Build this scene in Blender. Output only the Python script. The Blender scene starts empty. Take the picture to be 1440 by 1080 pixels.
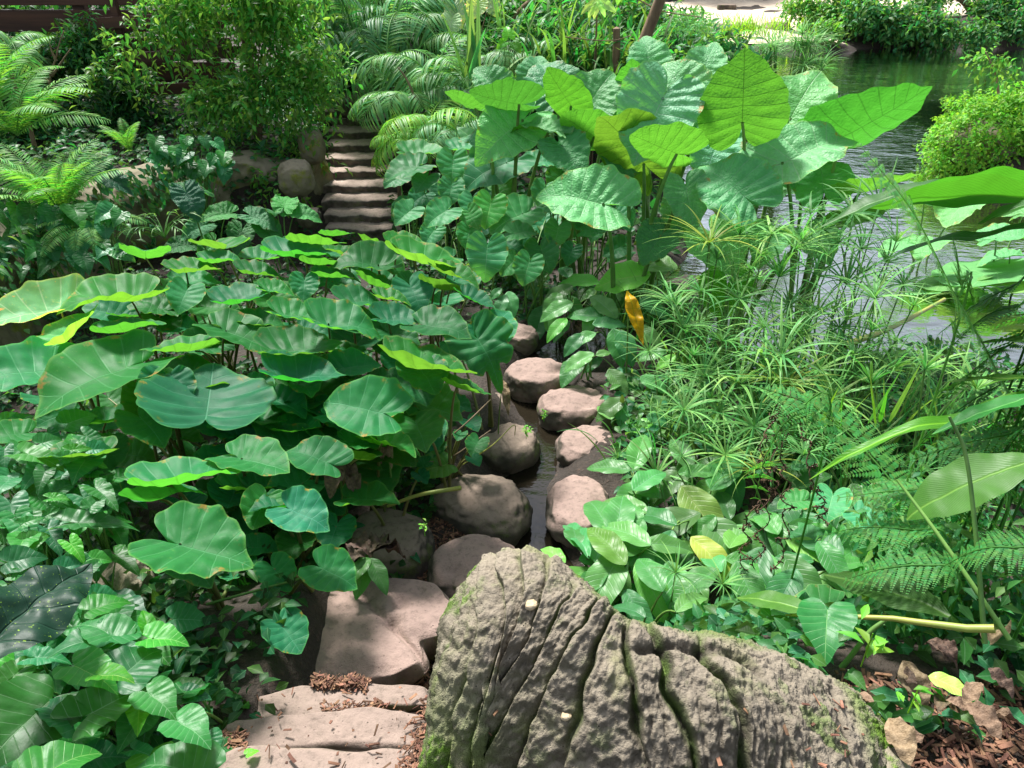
import bpy, math, random
import numpy as np
from mathutils import Vector, Matrix
random.seed(7); RNG = np.random.default_rng(7)
C = bpy.context.scene.collection
PI = math.pi
# ------------------------------------------------------------------ camera model
FPX = 1050.0; PITCH = math.radians(31); CAMZ = 2.4
CP, SP = math.cos(PITCH), math.sin(PITCH)
CAM = np.array([0.0, 0.0, CAMZ]); RT = np.array([1.0, 0, 0]); FW = np.array([0, CP, -SP]); UP = np.array([0, SP, CP])
def ray(px, py):
    return FW + RT * ((px - 720) / FPX) - UP * ((py - 540) / FPX)
def at(px, py, z=None, y=None):
    d = ray(px, py)
    t = (z - CAMZ) / d[2] if z is not None else y / d[1]
    return CAM + d * t
def mpp(p):                      # metres per photo pixel at point p
    return float(np.dot(np.asarray(p) - CAM, FW)) / FPX
# ------------------------------------------------------------------ noise
def _h(ix, iy, iz, seed):
    n = (ix * 374761393 + iy * 668265263 + iz * 1274126177 + seed * 974711) & 0xFFFFFFFF
    n = ((n ^ (n >> 13)) * 1103515245) & 0xFFFFFFFF
    return ((n ^ (n >> 16)) & 0xFFFF) / 65535.0
def vnoise(P, seed=0):
    P = np.asarray(P, float); I = np.floor(P).astype(np.int64); f = P - I; f = f * f * (3 - 2 * f)
    r = 0
    for dx in (0, 1):
        for dy in (0, 1):
            for dz in (0, 1):
                w = (f[..., 0] if dx else 1 - f[..., 0]) * (f[..., 1] if dy else 1 - f[..., 1]) * (f[..., 2] if dz else 1 - f[..., 2])
                r = r + w * _h(I[..., 0] + dx, I[..., 1] + dy, I[..., 2] + dz, seed)
    return r * 2 - 1
def fbm(P, octv=4, seed=0, rough=0.5):
    r = 0; a = 1; P = np.asarray(P, float)
    for k in range(octv):
        r = r + a * vnoise(P * (2.03 ** k), seed + k); a *= rough
    return r
def ss(a, b, x):
    t = np.clip((x - a) / (b - a), 0, 1); return t * t * (3 - 2 * t)
# ------------------------------------------------------------------ mesh helpers
def mk(name, V, F, uv=None, mat=None, smooth=True, attr=None):
    V = np.asarray(V, np.float32).reshape(-1, 3)
    if isinstance(F, np.ndarray): Fs = [F]
    else:
        d = {}
        if len(F) and isinstance(F[0], np.ndarray) and F[0].ndim == 2: Fs = F
        else:
            for f in F: d.setdefault(len(f), []).append(f)
            Fs = [np.array(v) for v in d.values()]
    me = bpy.data.meshes.new(name)
    me.vertices.add(len(V)); me.vertices.foreach_set('co', V.ravel())
    li = np.concatenate([f.ravel() for f in Fs]).astype(np.int32)
    tot = np.concatenate([np.full(len(f), f.shape[1]) for f in Fs]).astype(np.int32)
    st = np.concatenate([[0], np.cumsum(tot)[:-1]]).astype(np.int32)
    me.loops.add(len(li)); me.loops.foreach_set('vertex_index', li)
    me.polygons.add(len(tot)); me.polygons.foreach_set('loop_start', st)
    if uv is not None:
        u = me.uv_layers.new(name='UVMap'); u.data.foreach_set('uv', np.asarray(uv, np.float32)[li].ravel())
    if attr is not None:
        for k, a in attr.items():
            at_ = me.attributes.new(k, 'FLOAT', 'POINT'); at_.data.foreach_set('value', np.asarray(a, np.float32).ravel())
    me.update(calc_edges=True); me.validate()
    me.polygons.foreach_set('use_smooth', np.full(len(tot), smooth))
    if mat: me.materials.append(mat)
    return me
def link(name, me, parent=None, loc=None, M=None):
    o = bpy.data.objects.new(name, me); C.objects.link(o)
    if M is not None: o.matrix_basis = Matrix(M.tolist()) if isinstance(M, np.ndarray) else M
    if loc is not None: o.location = loc
    if parent is not None: o.parent = parent
    return o
def tag(o, label=None, cat=None, group=None, kind=None):
    if label: o['label'] = label
    if cat: o['category'] = cat
    if group: o['group'] = group
    if kind: o['kind'] = kind
    return o
def thing(name, label, cat, loc, group=None):
    o = bpy.data.objects.new(name, None); C.objects.link(o); o.location = [float(v) for v in loc]
    o.empty_display_size = .05
    return tag(o, label, cat, group)
class Acc:
    def __init__(s): s.V = []; s.F3 = []; s.F4 = []; s.U = []; s.n = 0
    def add(s, V, F3=None, F4=None, U=None):
        V = np.asarray(V, float).reshape(-1, 3); s.V.append(V)
        s.U.append(np.asarray(U, float).reshape(-1, 2) if U is not None else np.tile([0.3, 0.5], (len(V), 1)))
        if F3 is not None and len(F3): s.F3.append(np.asarray(F3).reshape(-1, 3) + s.n)
        if F4 is not None and len(F4): s.F4.append(np.asarray(F4).reshape(-1, 4) + s.n)
        s.n += len(V)
    def mesh(s, name, mat, smooth=True):
        Fs = []
        if s.F3: Fs.append(np.concatenate(s.F3))
        if s.F4: Fs.append(np.concatenate(s.F4))
        return mk(name, np.concatenate(s.V), Fs, np.concatenate(s.U), mat, smooth)
def tube(acc, pts, rad, sides=6, cap=True):
    pts = np.asarray(pts, float); n = len(pts); rad = np.broadcast_to(rad, (n,))
    T = np.gradient(pts, axis=0); T /= np.linalg.norm(T, axis=1)[:, None] + 1e-9
    ref = np.array([0.31, 0.17, 0.93]) if abs(T[:, 2]).mean() < .8 else np.array([1.0, .2, 0])
    A = np.cross(T, ref); A /= np.linalg.norm(A, axis=1)[:, None] + 1e-9
    B = np.cross(T, A); a = np.arange(sides) * 2 * PI / sides
    V = pts[:, None] + rad[:, None, None] * (np.cos(a)[None, :, None] * A[:, None] + np.sin(a)[None, :, None] * B[:, None])
    i = np.arange(n - 1)[:, None] * sides; j = np.arange(sides)[None]; k = (j + 1) % sides
    F = np.stack([i + j, i + k, i + sides + k, i + sides + j], -1).reshape(-1, 4)
    acc.add(V, None, F)
    if cap:
        acc.add(np.concatenate([V[-1], pts[-1:] + T[-1] * rad[-1] * .5]), [[j, (j + 1) % sides, sides] for j in range(sides)])
def bez(p0, p1, p2, n=8):
    t = np.linspace(0, 1, n)[:, None]
    return (1 - t) ** 2 * np.asarray(p0) + 2 * t * (1 - t) * np.asarray(p1) + t * t * np.asarray(p2)
def pleaves(P, D, N, L, W, droop=.15, fold=.12):
    """small folded leaves: base P, direction D, normal N, length L, half width W -> V,F,U"""
    P, D, N = [np.asarray(a, float) for a in (P, D, N)]
    n = len(P); L = np.broadcast_to(L, (n,))[:, None]; W = np.broadcast_to(W, (n,))[:, None]
    D = D / (np.linalg.norm(D, axis=1)[:, None] + 1e-9); S = np.cross(D, N); S /= np.linalg.norm(S, axis=1)[:, None] + 1e-9
    N = np.cross(S, D)
    mid = P + D * L * .42
    v = np.stack([P, mid - S * W + N * fold * L, mid, mid + S * W + N * fold * L,
                  P + D * L * .74 - S * W * .62 + N * (fold * .5 - droop * .4) * L, P + D * L * .76 - N * droop * .4 * L,
                  P + D * L * .74 + S * W * .62 + N * (fold * .5 - droop * .4) * L, P + D * L - N * droop * L], 1)
    q = np.array([[0, 2, 1, 1], [0, 3, 2, 2]])
    F3 = np.array([[0, 2, 1], [0, 3, 2], [4, 5, 7], [5, 6, 7]]); F4 = np.array([[1, 2, 5, 4], [2, 3, 6, 5]])
    o = (np.arange(n) * 8)[:, None, None]
    U = np.array([[0, 0], [-.25, .42], [0, .42], [.25, .42], [-.17, .74], [0, .76], [.17, .74], [0, 1]])
    return v.reshape(-1, 3), (F3[None] + o).reshape(-1, 3), (F4[None] + o).reshape(-1, 4), np.tile(U, (n, 1))
def blades(B, az, el, L, W, bend, seg=6, twist=0.0):
    """strap blades: base B(n,3), azimuth, start elevation, length, half width, total bend angle (down)"""
    n = len(B); az, el, L, W, bend = [np.broadcast_to(a, (n,)).astype(float) for a in (az, el, L, W, bend)]
    t = np.linspace(0, 1, seg + 1); ang = el[:, None] - bend[:, None] * t[None] ** 1.3
    dh = np.cos(ang) * L[:, None] / seg; dz = np.sin(ang) * L[:, None] / seg
    H = np.concatenate([np.zeros((n, 1)), np.cumsum(dh[:, :-1], 1)], 1); Z = np.concatenate([np.zeros((n, 1)), np.cumsum(dz[:, :-1], 1)], 1)
    hx, hy = np.cos(az), np.sin(az)
    ctr = np.stack([B[:, 0:1] + hx[:, None] * H, B[:, 1:2] + hy[:, None] * H, B[:, 2:3] + Z], -1)
    w = W[:, None] * (np.minimum(1, t * 5 + .35) * (1 - t ** 2.2))[None]
    S = np.stack([-hy, hx, np.zeros(n) + twist], -1)[:, None]
    Vv = np.stack([ctr - S * w[..., None], ctr + S * w[..., None]], 2).reshape(-1, 3)
    o = (np.arange(n) * (seg + 1) * 2)[:, None, None]; k = np.arange(seg)[None, :, None] * 2
    F = (np.array([0, 1, 3, 2])[None, None] + k + o).reshape(-1, 4)
    U = np.stack([np.tile(np.array([-.08, .08])[None, None], (n, seg + 1, 1)), np.tile(t[None, :, None], (n, 1, 2))], -1).reshape(-1, 2)
    return Vv, F, U
# ------------------------------------------------------------------ node helper
class NT:
    def __init__(s, name):
        s.m = bpy.data.materials.new(name); s.m.use_nodes = True; s.t = s.m.node_tree; s.t.nodes.clear()
        s.out = s.t.nodes.new('ShaderNodeOutputMaterial')
    def n(s, ty, **k):
        nd = s.t.nodes.new('ShaderNode' + ty)
        for a, v in k.items():
            if a == 'i':
                for kk, vv in v.items():
                    sock = nd.inputs[kk]
                    if hasattr(vv, 'is_output'): s.t.links.new(vv, sock)
                    else: sock.default_value = vv
            else: setattr(nd, a, v)
        return nd
    def math(s, op, a, b=None, c=None, clamp=False):
        d = {0: a}
        if b is not None: d[1] = b
        if c is not None: d[2] = c
        nd = s.n('Math', operation=op, i=d); nd.use_clamp = clamp; return nd.outputs[0]
    def mr(s, v, a, b, c=0.0, d=1.0, smooth=True):
        return s.n('MapRange', interpolation_type='SMOOTHSTEP' if smooth else 'LINEAR', i={0: v, 1: a, 2: b, 3: c, 4: d}).outputs[0]
    def mix(s, f, a, b, mode='MIX'):
        nd = s.n('Mix', data_type='RGBA', blend_type=mode)
        for k, v in ((0, f), (6, a), (7, b)):
            if hasattr(v, 'is_output'): s.t.links.new(v, nd.inputs[k])
            else: nd.inputs[k].default_value = v if k == 0 else (*v[:3], 1)
        return nd.outputs[2]
    def noise(s, vec, scale, detail=4, rough=.55):
        nd = s.n('TexNoise', i={'Scale': scale, 'Detail': detail, 'Roughness': rough})
        if vec is not None: s.t.links.new(vec, nd.inputs['Vector'])
        return nd.outputs[0]
    def done(s, sh): s.t.links.new(sh, s.out.inputs[0]); return s.m
def rgb(h, k=1.0): return tuple(c * k for c in h)
def leaf_mat(name, top, under, trans, vein=(.2, .4, .15), N=9.0, k0=-.45, k1=1.5, vw=.07, mw=.012, vs=.5, rough=.42, tf=.42, rnd='object',
             bump=.3, spots=0.0, spot_col=(.5, .55, .15), bullate=0.0, hue=.03, dv=.3, edge=None, spec=.22):
    k = NT(name)
    uv = k.n('UVMap'); sep = k.n('SeparateXYZ', i={0: uv.outputs[0]}); x, y = sep.outputs[0], sep.outputs[1]
    ax = k.math('ABSOLUTE', x)
    s_ = k.math('DIVIDE', k.math('MULTIPLY_ADD', ax, -k0, y), k.math('MULTIPLY_ADD', ax, k1, 1.0))
    fr = k.math('FRACT', k.math('MULTIPLY', s_, N)); d = k.math('ABSOLUTE', k.math('SUBTRACT', fr, .5))
    line = k.mr(d, .5 - vw, .5); mid = k.mr(ax, 0.0, mw, 1.0, 0.0)
    vn = k.math('MAXIMUM', k.math('MULTIPLY', line, vs), mid)
    oi = k.n('ObjectInfo'); geo = k.n('NewGeometry')
    r = oi.outputs['Random'] if rnd == 'object' else geo.outputs['Random Per Island']
    tc = k.n('TexCoord'); nz = k.noise(tc.outputs['Object'], 6.0, 5, .6)
    r2 = k.math('FRACT', k.math('MULTIPLY', r, 7.31))
    hv = k.math('MULTIPLY_ADD', r2, hue * 2, .5 - hue)
    vv = k.math('ADD', k.math('MULTIPLY_ADD', r, dv * 2, 1 - dv), k.math('MULTIPLY_ADD', nz, .5, -.25))
    ct = k.mix(vn, top, vein); cu = k.mix(k.math('MULTIPLY', vn, .8), under, rgb(under, .55))
    if edge is not None:
        e_ = k.n('Attribute', attribute_name='rim').outputs['Fac']
        ct = k.mix(k.math('MULTIPLY', k.mr(e_, .93, 1.0), .28), ct, edge)
        dmg = k.math('MULTIPLY', k.mr(e_, .80, .97), k.mr(k.noise(tc.outputs['Object'], 4.5, 6, .7), .56, .66))
        ct = k.mix(dmg, ct, (.30, .20, .05))
    if spots:
        sp = k.mr(k.noise(tc.outputs['Object'], 60.0, 2, .5), .68, .72); ct = k.mix(k.math('MULTIPLY', sp, spots), ct, spot_col)
        sp2 = k.mr(k.noise(tc.outputs['Object'], 11.0, 4, .6), .64, .72); ct = k.mix(k.math('MULTIPLY', sp2, spots * .45), ct, spot_col)
    col = k.mix(geo.outputs['Backfacing'], ct, cu)
    hs = k.n('HueSaturation', i={'Hue': hv, 'Saturation': 1.04, 'Value': vv, 'Fac': 1.0, 'Color': col}).outputs[0]
    hs = k.mix(1.0, hs, oi.outputs['Color'], 'MULTIPLY')
    tcx = k.mix(k.math('MULTIPLY', vn, .7), trans, rgb(trans, .4))
    tcx = k.n('HueSaturation', i={'Hue': hv, 'Saturation': 1.0, 'Value': vv, 'Fac': 1.0, 'Color': tcx}).outputs[0]
    tcx = k.mix(1.0, tcx, oi.outputs['Color'], 'MULTIPLY')
    hgt = k.math('MULTIPLY_ADD', vn, -.6, k.math('MULTIPLY', nz, .3))
    if bullate:
        vo = k.n('TexVoronoi', i={'Scale': 26.0, 'Vector': tc.outputs['Object']}, distance='EUCLIDEAN')
        hgt = k.math('ADD', hgt, k.math('MULTIPLY', k.noise(tc.outputs['Object'], 30.0, 2, .5), bullate))
        hgt = k.math('ADD', hgt, k.math('MULTIPLY', k.math('SUBTRACT', .5, vo.outputs[0]), bullate * .6))
    bp = k.n('Bump', i={'Strength': bump, 'Distance': .01, 'Height': hgt})
    p = k.n('BsdfPrincipled', i={'Base Color': hs, 'Roughness': rough, 'Normal': bp.outputs[0], 'Specular IOR Level': spec})
    t = k.n('BsdfTranslucent', i={'Color': tcx, 'Normal': bp.outputs[0]})
    mx = k.n('MixShader', i={0: tf, 1: p.outputs[0], 2: t.outputs[0]})
    return k.done(mx.outputs[0])
def rock_mat(name, top, side, moss=(.09, .13, .02), mossamt=.5, zlo=.0, zhi=.08, nscale=1.0, topdirt=True, damp=.0, attrn=None, bump=.6, rough=.9):
    k = NT(name); tc = k.n('TexCoord'); ob = tc.outputs['Object']
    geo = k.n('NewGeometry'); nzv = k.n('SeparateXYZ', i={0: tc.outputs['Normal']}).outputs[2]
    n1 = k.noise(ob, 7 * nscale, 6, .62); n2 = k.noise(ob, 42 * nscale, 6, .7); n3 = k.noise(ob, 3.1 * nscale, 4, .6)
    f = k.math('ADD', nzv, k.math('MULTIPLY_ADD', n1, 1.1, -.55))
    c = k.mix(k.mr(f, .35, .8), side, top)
    c = k.mix(k.mr(n2, .35, .68), rgb(side, .45), c, 'MIX') if not topdirt else k.mix(k.math('MULTIPLY', k.mr(n2, .45, .75), .5), c, rgb(side, .5))
    c = k.mix(k.math('MULTIPLY', k.mr(n3, .45, .7), .45), c, rgb(top, 1.35))
    pit = k.n('TexVoronoi', i={'Scale': 55.0 * nscale, 'Vector': ob}).outputs[0]
    c = k.mix(k.math('MULTIPLY', k.mr(pit, .02, .16, 1.0, 0.0), k.mr(n1, .45, .6)), c, rgb(side, .35))
    mf = k.math('MULTIPLY', k.mr(k.noise(ob, 9 * nscale, 6, .7), .52, .66), mossamt)
    if attrn:
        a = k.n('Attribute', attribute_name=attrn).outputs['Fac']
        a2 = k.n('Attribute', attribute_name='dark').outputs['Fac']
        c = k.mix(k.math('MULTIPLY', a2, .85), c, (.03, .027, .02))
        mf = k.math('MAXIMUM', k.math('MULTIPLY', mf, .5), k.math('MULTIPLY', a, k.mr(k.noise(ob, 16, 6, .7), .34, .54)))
    else:
        mf = k.math('MULTIPLY', mf, k.mr(nzv, .85, .3)) if name != 'moss_covered_rock' else mf
    mc = k.mix(k.noise(ob, 50, 3, .6), rgb(moss, .6), rgb(moss, 1.8))
    c = k.mix(mf, c, mc)
    if attrn: c = k.mix(k.math('MULTIPLY', k.mr(k.noise(ob, 4.5, 5, .65), .50, .68), .5), c, (.21, .24, .075))
    h = k.math('ADD', k.math('MULTIPLY', n2, .5), k.math('ADD', k.math('MULTIPLY', n1, .8), k.math('MULTIPLY', k.noise(ob, 160 * nscale, 3, .6), .25)))
    h = k.math('ADD', h, k.math('MULTIPLY', mf, k.noise(ob, 220, 2, .6)))
    h = k.math('ADD', h, k.math('MULTIPLY', k.mr(pit, .0, .2), .25))
    bp = k.n('Bump', i={'Strength': bump, 'Distance': .012, 'Height': h})
    p = k.n('BsdfPrincipled', i={'Base Color': c, 'Roughness': rough, 'Normal': bp.outputs[0], 'Specular IOR Level': .3})
    return k.done(p.outputs[0])
def simple_mat(name, c1, c2, scale=20, rough=.7, bump=.3, rnd=None, stretch=None, dv=.4):
    k = NT(name); tc = k.n('TexCoord'); v = tc.outputs['Object']
    if stretch: v = k.n('Mapping', i={0: v, 3: stretch}).outputs[0]
    n = k.noise(v, scale, 6, .65); c = k.mix(k.mr(n, .3, .7), c1, c2)
    if rnd:
        r = k.n('NewGeometry').outputs['Random Per Island'] if rnd == 'island' else k.n('ObjectInfo').outputs['Random']
        c = k.n('HueSaturation', i={'Hue': k.math('MULTIPLY_ADD', r, .03, .485), 'Value': k.math('MULTIPLY_ADD', k.math('FRACT', k.math('MULTIPLY', r, 5.3)), dv * 2, 1 - dv), 'Saturation': 1.0, 'Fac': 1.0, 'Color': c}).outputs[0]
    bp = k.n('Bump', i={'Strength': bump, 'Distance': .01, 'Height': n})
    p = k.n('BsdfPrincipled', i={'Base Color': c, 'Roughness': rough, 'Normal': bp.outputs[0], 'Specular IOR Level': .3})
    return k.done(p.outputs[0])
M = {}
M['taro'] = leaf_mat('taro_leaf', (.023, .155, .050), (.10, .34, .04), (.11, .42, .03), vein=(.09, .30, .13), N=6.0, vs=.45, rough=.5, spots=.3, spot_col=(.25, .5, .1), edge=(.2, .5, .08), dv=.3, spec=.17)
M['taro_mid'] = leaf_mat('taro_leaf_pale', (.048, .235, .085), (.15, .38, .08), (.18, .50, .05), vein=(.22, .48, .22), N=6.0, vs=.6, rough=.5, edge=(.28, .55, .15), spec=.2, dv=.3, bump=.4)
M['alo'] = leaf_mat('giant_leaf', (.12, .38, .14), (.06, .27, .025), (.13, .42, .03), vein=(.24, .50, .24), N=8.5, vs=.7, rough=.45, bullate=1.0, bump=.5, edge=(.3, .55, .1), dv=.22, hue=.012, spec=.3)
M['lotus'] = leaf_mat('floating_leaf', (.16, .40, .15), (.15, .4, .06), (.2, .5, .05), vein=(.3, .55, .25), N=5.0, vs=.6, rough=.5, dv=.15)
M['spath'] = leaf_mat('broad_leaf', (.085, .270, .075), (.14, .36, .10), (.13, .42, .05), vein=(.15, .36, .16), N=13.0, k0=.9, k1=.2, vw=.12, vs=.45, rough=.38, dv=.35, hue=.03, spots=.25, spot_col=(.3, .36, .08), spec=.3)
M['syng'] = leaf_mat('arrow_leaf', (.034, .180, .052), (.11, .3, .07), (.12, .42, .03), vein=(.20, .42, .20), N=7.0, k0=.35, k1=.7, vw=.05, vs=.65, spec=.3, rough=.4, dv=.35, hue=.03)
M['darkleaf'] = leaf_mat('dark_wavy_leaf', (.008, .035, .022), (.03, .08, .04), (.03, .1, .02), vein=(.02, .06, .04), N=7.0, k0=.3, k1=.6, rough=.48, tf=.15, spots=.8, spot_col=(.25, .5, .05), bump=.6)
M['ginger'] = leaf_mat('strap_leaf', (.045, .175, .035), (.08, .25, .04), (.14, .42, .03), vein=(.14, .36, .08), N=26.0, k0=3.2, k1=.1, vw=.2, vs=.3, rough=.4, dv=.2)
M['shrub'] = leaf_mat('shrub_leaf', (.080, .235, .040), (.14, .34, .08), (.20, .48, .05), vs=.0, rough=.4, rnd='island', dv=.5, hue=.04, tf=.45)
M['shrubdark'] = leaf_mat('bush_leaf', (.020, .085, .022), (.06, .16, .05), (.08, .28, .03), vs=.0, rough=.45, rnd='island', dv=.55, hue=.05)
M['bgleaf'] = leaf_mat('background_leaf', (.05, .17, .045), (.09, .24, .06), (.12, .4, .04), vs=.0, rough=.5, rnd='island', dv=.55, hue=.05)
M['palm'] = leaf_mat('palm_leaflet', (.13, .34, .11), (.18, .40, .14), (.16, .42, .06), vs=.0, mw=.02, rough=.42, rnd='island', dv=.35, hue=.04)
M['fern'] = leaf_mat('fern_leaflet', (.065, .22, .05), (.1, .28, .07), (.14, .45, .04), vs=.0, rough=.5, rnd='island', dv=.3, hue=.03)
M['fernlite'] = leaf_mat('fern_fresh', (.15, .38, .10), (.14, .35, .08), (.2, .55, .04), vs=.0, rough=.5, rnd='island', dv=.3, hue=.03)
M['sedge'] = leaf_mat('sedge_blade', (.18, .46, .17), (.22, .48, .15), (.15, .42, .06), vs=.0, mw=.03, rough=.42, rnd='island', dv=.35, hue=.03)
M['grass'] = leaf_mat('grass_blade', (.07, .21, .05), (.1, .25, .06), (.14, .4, .04), vs=.0, rough=.5, rnd='island', dv=.5, hue=.05)
M['mound'] = leaf_mat('mound_leaf', (.17, .40, .05), (.18, .42, .06), (.25, .6, .03), vs=.0, rough=.5, rnd='island', dv=.35, hue=.03)
M['ivy'] = leaf_mat('ivy_leaf', (.035, .15, .04), (.1, .26, .08), (.12, .36, .04), vein=(.2, .4, .2), vs=.2, rough=.4, rnd='island', dv=.6, hue=.05)
M['stem'] = simple_mat('green_stem', (.07, .17, .03), (.14, .26, .06), 8, .45, .1, 'object', dv=.3)
M['stempurple'] = simple_mat('brown_green_stem', (.10, .13, .03), (.16, .13, .05), 6, .45, .1, 'object', dv=.3)
M['stemyellow'] = simple_mat('yellow_cane', (.34, .32, .07), (.20, .27, .06), 9, .4, .15)
M['bark'] = simple_mat('bark', (.10, .065, .04), (.22, .15, .09), 14, .85, .8, stretch=(1, 1, .25))
M['vine'] = simple_mat('dark_vine', (.05, .03, .02), (.10, .06, .03), 14, .85, .5)
M['wood'] = simple_mat('dark_boards', (.030, .014, .010), (.075, .032, .020), 6, .6, .3, 'island', stretch=(.15, 3, 3))
M['chips'] = simple_mat('bark_chips', (.105, .050, .030), (.22, .115, .070), 30, .85, .4, 'island', dv=.6)
M['dry'] = simple_mat('dry_leaf', (.15, .10, .055), (.28, .20, .125), 12, .7, .6, 'object', dv=.35)
M['drydark'] = simple_mat('withered_leaf', (.05, .035, .025), (.14, .09, .06), 12, .7, .6, 'object', dv=.3)
M['yellowleaf'] = leaf_mat('yellow_leaf', (.62, .45, .03), (.6, .4, .03), (.7, .5, .02), vein=(.3, .4, .03), vs=.5, spots=.5, spot_col=(.3, .2, .03), dv=.1)
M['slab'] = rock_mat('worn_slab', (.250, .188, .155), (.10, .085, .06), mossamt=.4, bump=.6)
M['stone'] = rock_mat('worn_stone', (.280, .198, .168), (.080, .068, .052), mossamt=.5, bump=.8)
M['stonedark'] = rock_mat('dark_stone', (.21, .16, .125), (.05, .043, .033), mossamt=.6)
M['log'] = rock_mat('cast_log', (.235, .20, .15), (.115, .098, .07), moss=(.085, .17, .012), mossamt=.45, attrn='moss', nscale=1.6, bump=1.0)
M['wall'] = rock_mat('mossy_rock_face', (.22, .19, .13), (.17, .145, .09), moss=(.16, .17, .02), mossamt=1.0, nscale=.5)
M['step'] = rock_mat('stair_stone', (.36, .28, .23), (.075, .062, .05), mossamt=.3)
def soil():
    k = NT('damp_soil'); tc = k.n('TexCoord'); ob = tc.outputs['Object']
    n1 = k.noise(ob, 5, 8, .7); n2 = k.noise(ob, 45, 4, .7)
    c = k.mix(n1, (.010, .007, .005), (.040, .026, .016)); c = k.mix(k.mr(n2, .5, .75), c, (.075, .045, .03))
    bp = k.n('Bump', i={'Strength': .9, 'Distance': .02, 'Height': k.math('ADD', n1, n2)})
    return k.done(k.n('BsdfPrincipled', i={'Base Color': c, 'Roughness': .8, 'Normal': bp.outputs[0]}).outputs[0])
M['soil'] = soil()
M['sand'] = simple_mat('sandy_path', (.50, .40, .30), (.62, .52, .40), 3, .95, .3)
def water(name, deep, sc, strength, rough=.03, boost=1.0, base=.0):
    k = NT(name); tc = k.n('TexCoord'); mp = k.n('Mapping', i={0: tc.outputs['Object'], 3: (1, 1.8, 1)}).outputs[0]
    h = k.math('ADD', k.noise(mp, sc, 3, .5), k.math('MULTIPLY', k.noise(mp, sc * 3.3, 3, .55), .35))
    calm = k.mr(k.noise(tc.outputs['Object'], .45, 3, .5), .35, .62, .35, 1.25)
    bp = k.n('Bump', i={'Strength': strength, 'Distance': .05, 'Height': k.math('MULTIPLY', h, calm)})
    c = k.mix(k.noise(tc.outputs['Object'], .5, 3, .5), deep, rgb(deep, 1.8))
    fr = k.n('Fresnel', i={'IOR': 1.333, 'Normal': bp.outputs[0]}).outputs[0]
    f = k.math('MULTIPLY_ADD', fr, boost, base, clamp=True)
    d = k.n('BsdfDiffuse', i={'Color': c, 'Normal': bp.outputs[0]}); g = k.n('BsdfGlossy', i={'Color': (.95, .97, 1, 1), 'Roughness': rough, 'Normal': bp.outputs[0]})
    return k.done(k.n('MixShader', i={0: f, 1: d.outputs[0], 2: g.outputs[0]}).outputs[0])
M['pond'] = water('pond_water', (.016, .020, .008), 3.0, .22, .03, 3.3, .10)
M['stream'] = water('stream_water', (.010, .008, .005), 6, .10, .06, 1.1, .02)

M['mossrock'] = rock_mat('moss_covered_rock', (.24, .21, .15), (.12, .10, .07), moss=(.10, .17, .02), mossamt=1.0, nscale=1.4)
# ================================================================== TERRAIN
def shore_x(y): return np.where(y < 9, 1.45 + (y - 4.3) * .12, 2.0 + (y - 9) * .27)
def terrain(x, y):
    x = np.asarray(x, float); y = np.asarray(y, float)
    P = np.stack([x, y, np.zeros_like(x)], -1)
    n = fbm(P * .9, 4, 3) * .06 + fbm(P * 5, 3, 9) * .012
    h = .10 + n
    # stream bed between the stepping stones
    cx = np.interp(y, [1.7, 2.3, 2.9, 3.6, 4.6, 6], [-.42, .02, .12, .1, .45, 1.4])
    ch = 1 - ss(.08, .34, np.abs(x - cx + .10 * np.sin(y * 5))); h = h - ch * .17 * ss(1.75, 2.1, y) * (1 - ss(5.5, 6.5, y))
    # left bank rising to the plateau behind the rock face
    wl = np.minimum(ss(5.9, 6.6, y) * 1.0 + ss(-3.1, -3.7, x), 1.0) * ss(-1.65, -1.95, x)
    h = h * (1 - wl) + wl * (.72 + .05 * np.maximum(y - 6, 0) + .03 * np.maximum(-x - 4, 0) + n * 1.5)
    # stair corridor
    st = ss(-1.95, -1.75, x) * (1 - ss(-1.0, -.75, x)) * ss(5.7, 6.1, y)
    h = h * (1 - st) + st * np.clip(-.12 + (y - 6.0) * .36 - n, -.1, 1.3)
    # palm bank right of stair
    pb = ss(-1.0, -.6, x) * ss(6.0, 6.8, y) * (1 - ss(-1.0, .3, x - shore_x(y) + .9))
    h = h + pb * np.clip((y - 6.2) * .26, 0, 1.5)
    bk = ss(10, 13, y) * (1 - ss(-1.5, .0, x - shore_x(y) + .5)); h = h + bk * .5
    # near left bank
    nl = (1 - ss(-.78, -.55, x)) * (1 - ss(1.7, 2.6, y)); h = h * (1 - nl) + nl * (.45 + n)
    # foot of the near steps
    fs = ss(-.8, -.6, x) * (1 - ss(.1, .3, x)) * (1 - ss(1.35, 1.75, y)); h = h * (1 - fs) + fs * (.40 + n * .3 + .35 * np.clip(1.35 - y, -.3, 1.2))
    # right bank carrying the cast log
    rb = ss(.25, .65, x) * (1 - ss(1.15, 2.1, y)); h = h * (1 - rb) + rb * (.88 + n * .6 + .05 * (x - 1))
    # pond
    sd = np.minimum(y - 4.25 - .15 * np.sin(x * 3), x - shore_x(y)) + n
    pm = ss(-.25, .25, sd); h = h * (1 - pm) + pm * -.45
    # little island of the mound shrub
    ir = np.hypot((x - 6.6) / 1.5, (y - 9.0) / 1.5); h = np.maximum(h, .30 - .6 * ss(.8, 1.2, ir) * 1.2)
    # far bank
    fb = ss(19.2, 20.6, y + .25 * np.sin(x * 1.1) + .9 * np.sin(x * .31) + n * 4 - .09 * np.maximum(8 - x, 0)); rt = ss(8.6, 10.2, x); h = h * (1 - fb) + fb * ((.62 * rt + .10 * (1 - rt)) + n + (.04 - .02 * rt) * np.maximum(y - 20, 0))
    return h
def gz(x, y): return float(terrain(np.array([x]), np.array([y]))[0])
def axis(segs):
    a = []
    for s, e, d in segs: a.append(np.arange(s, e, d))
    return np.concatenate(a)
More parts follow.
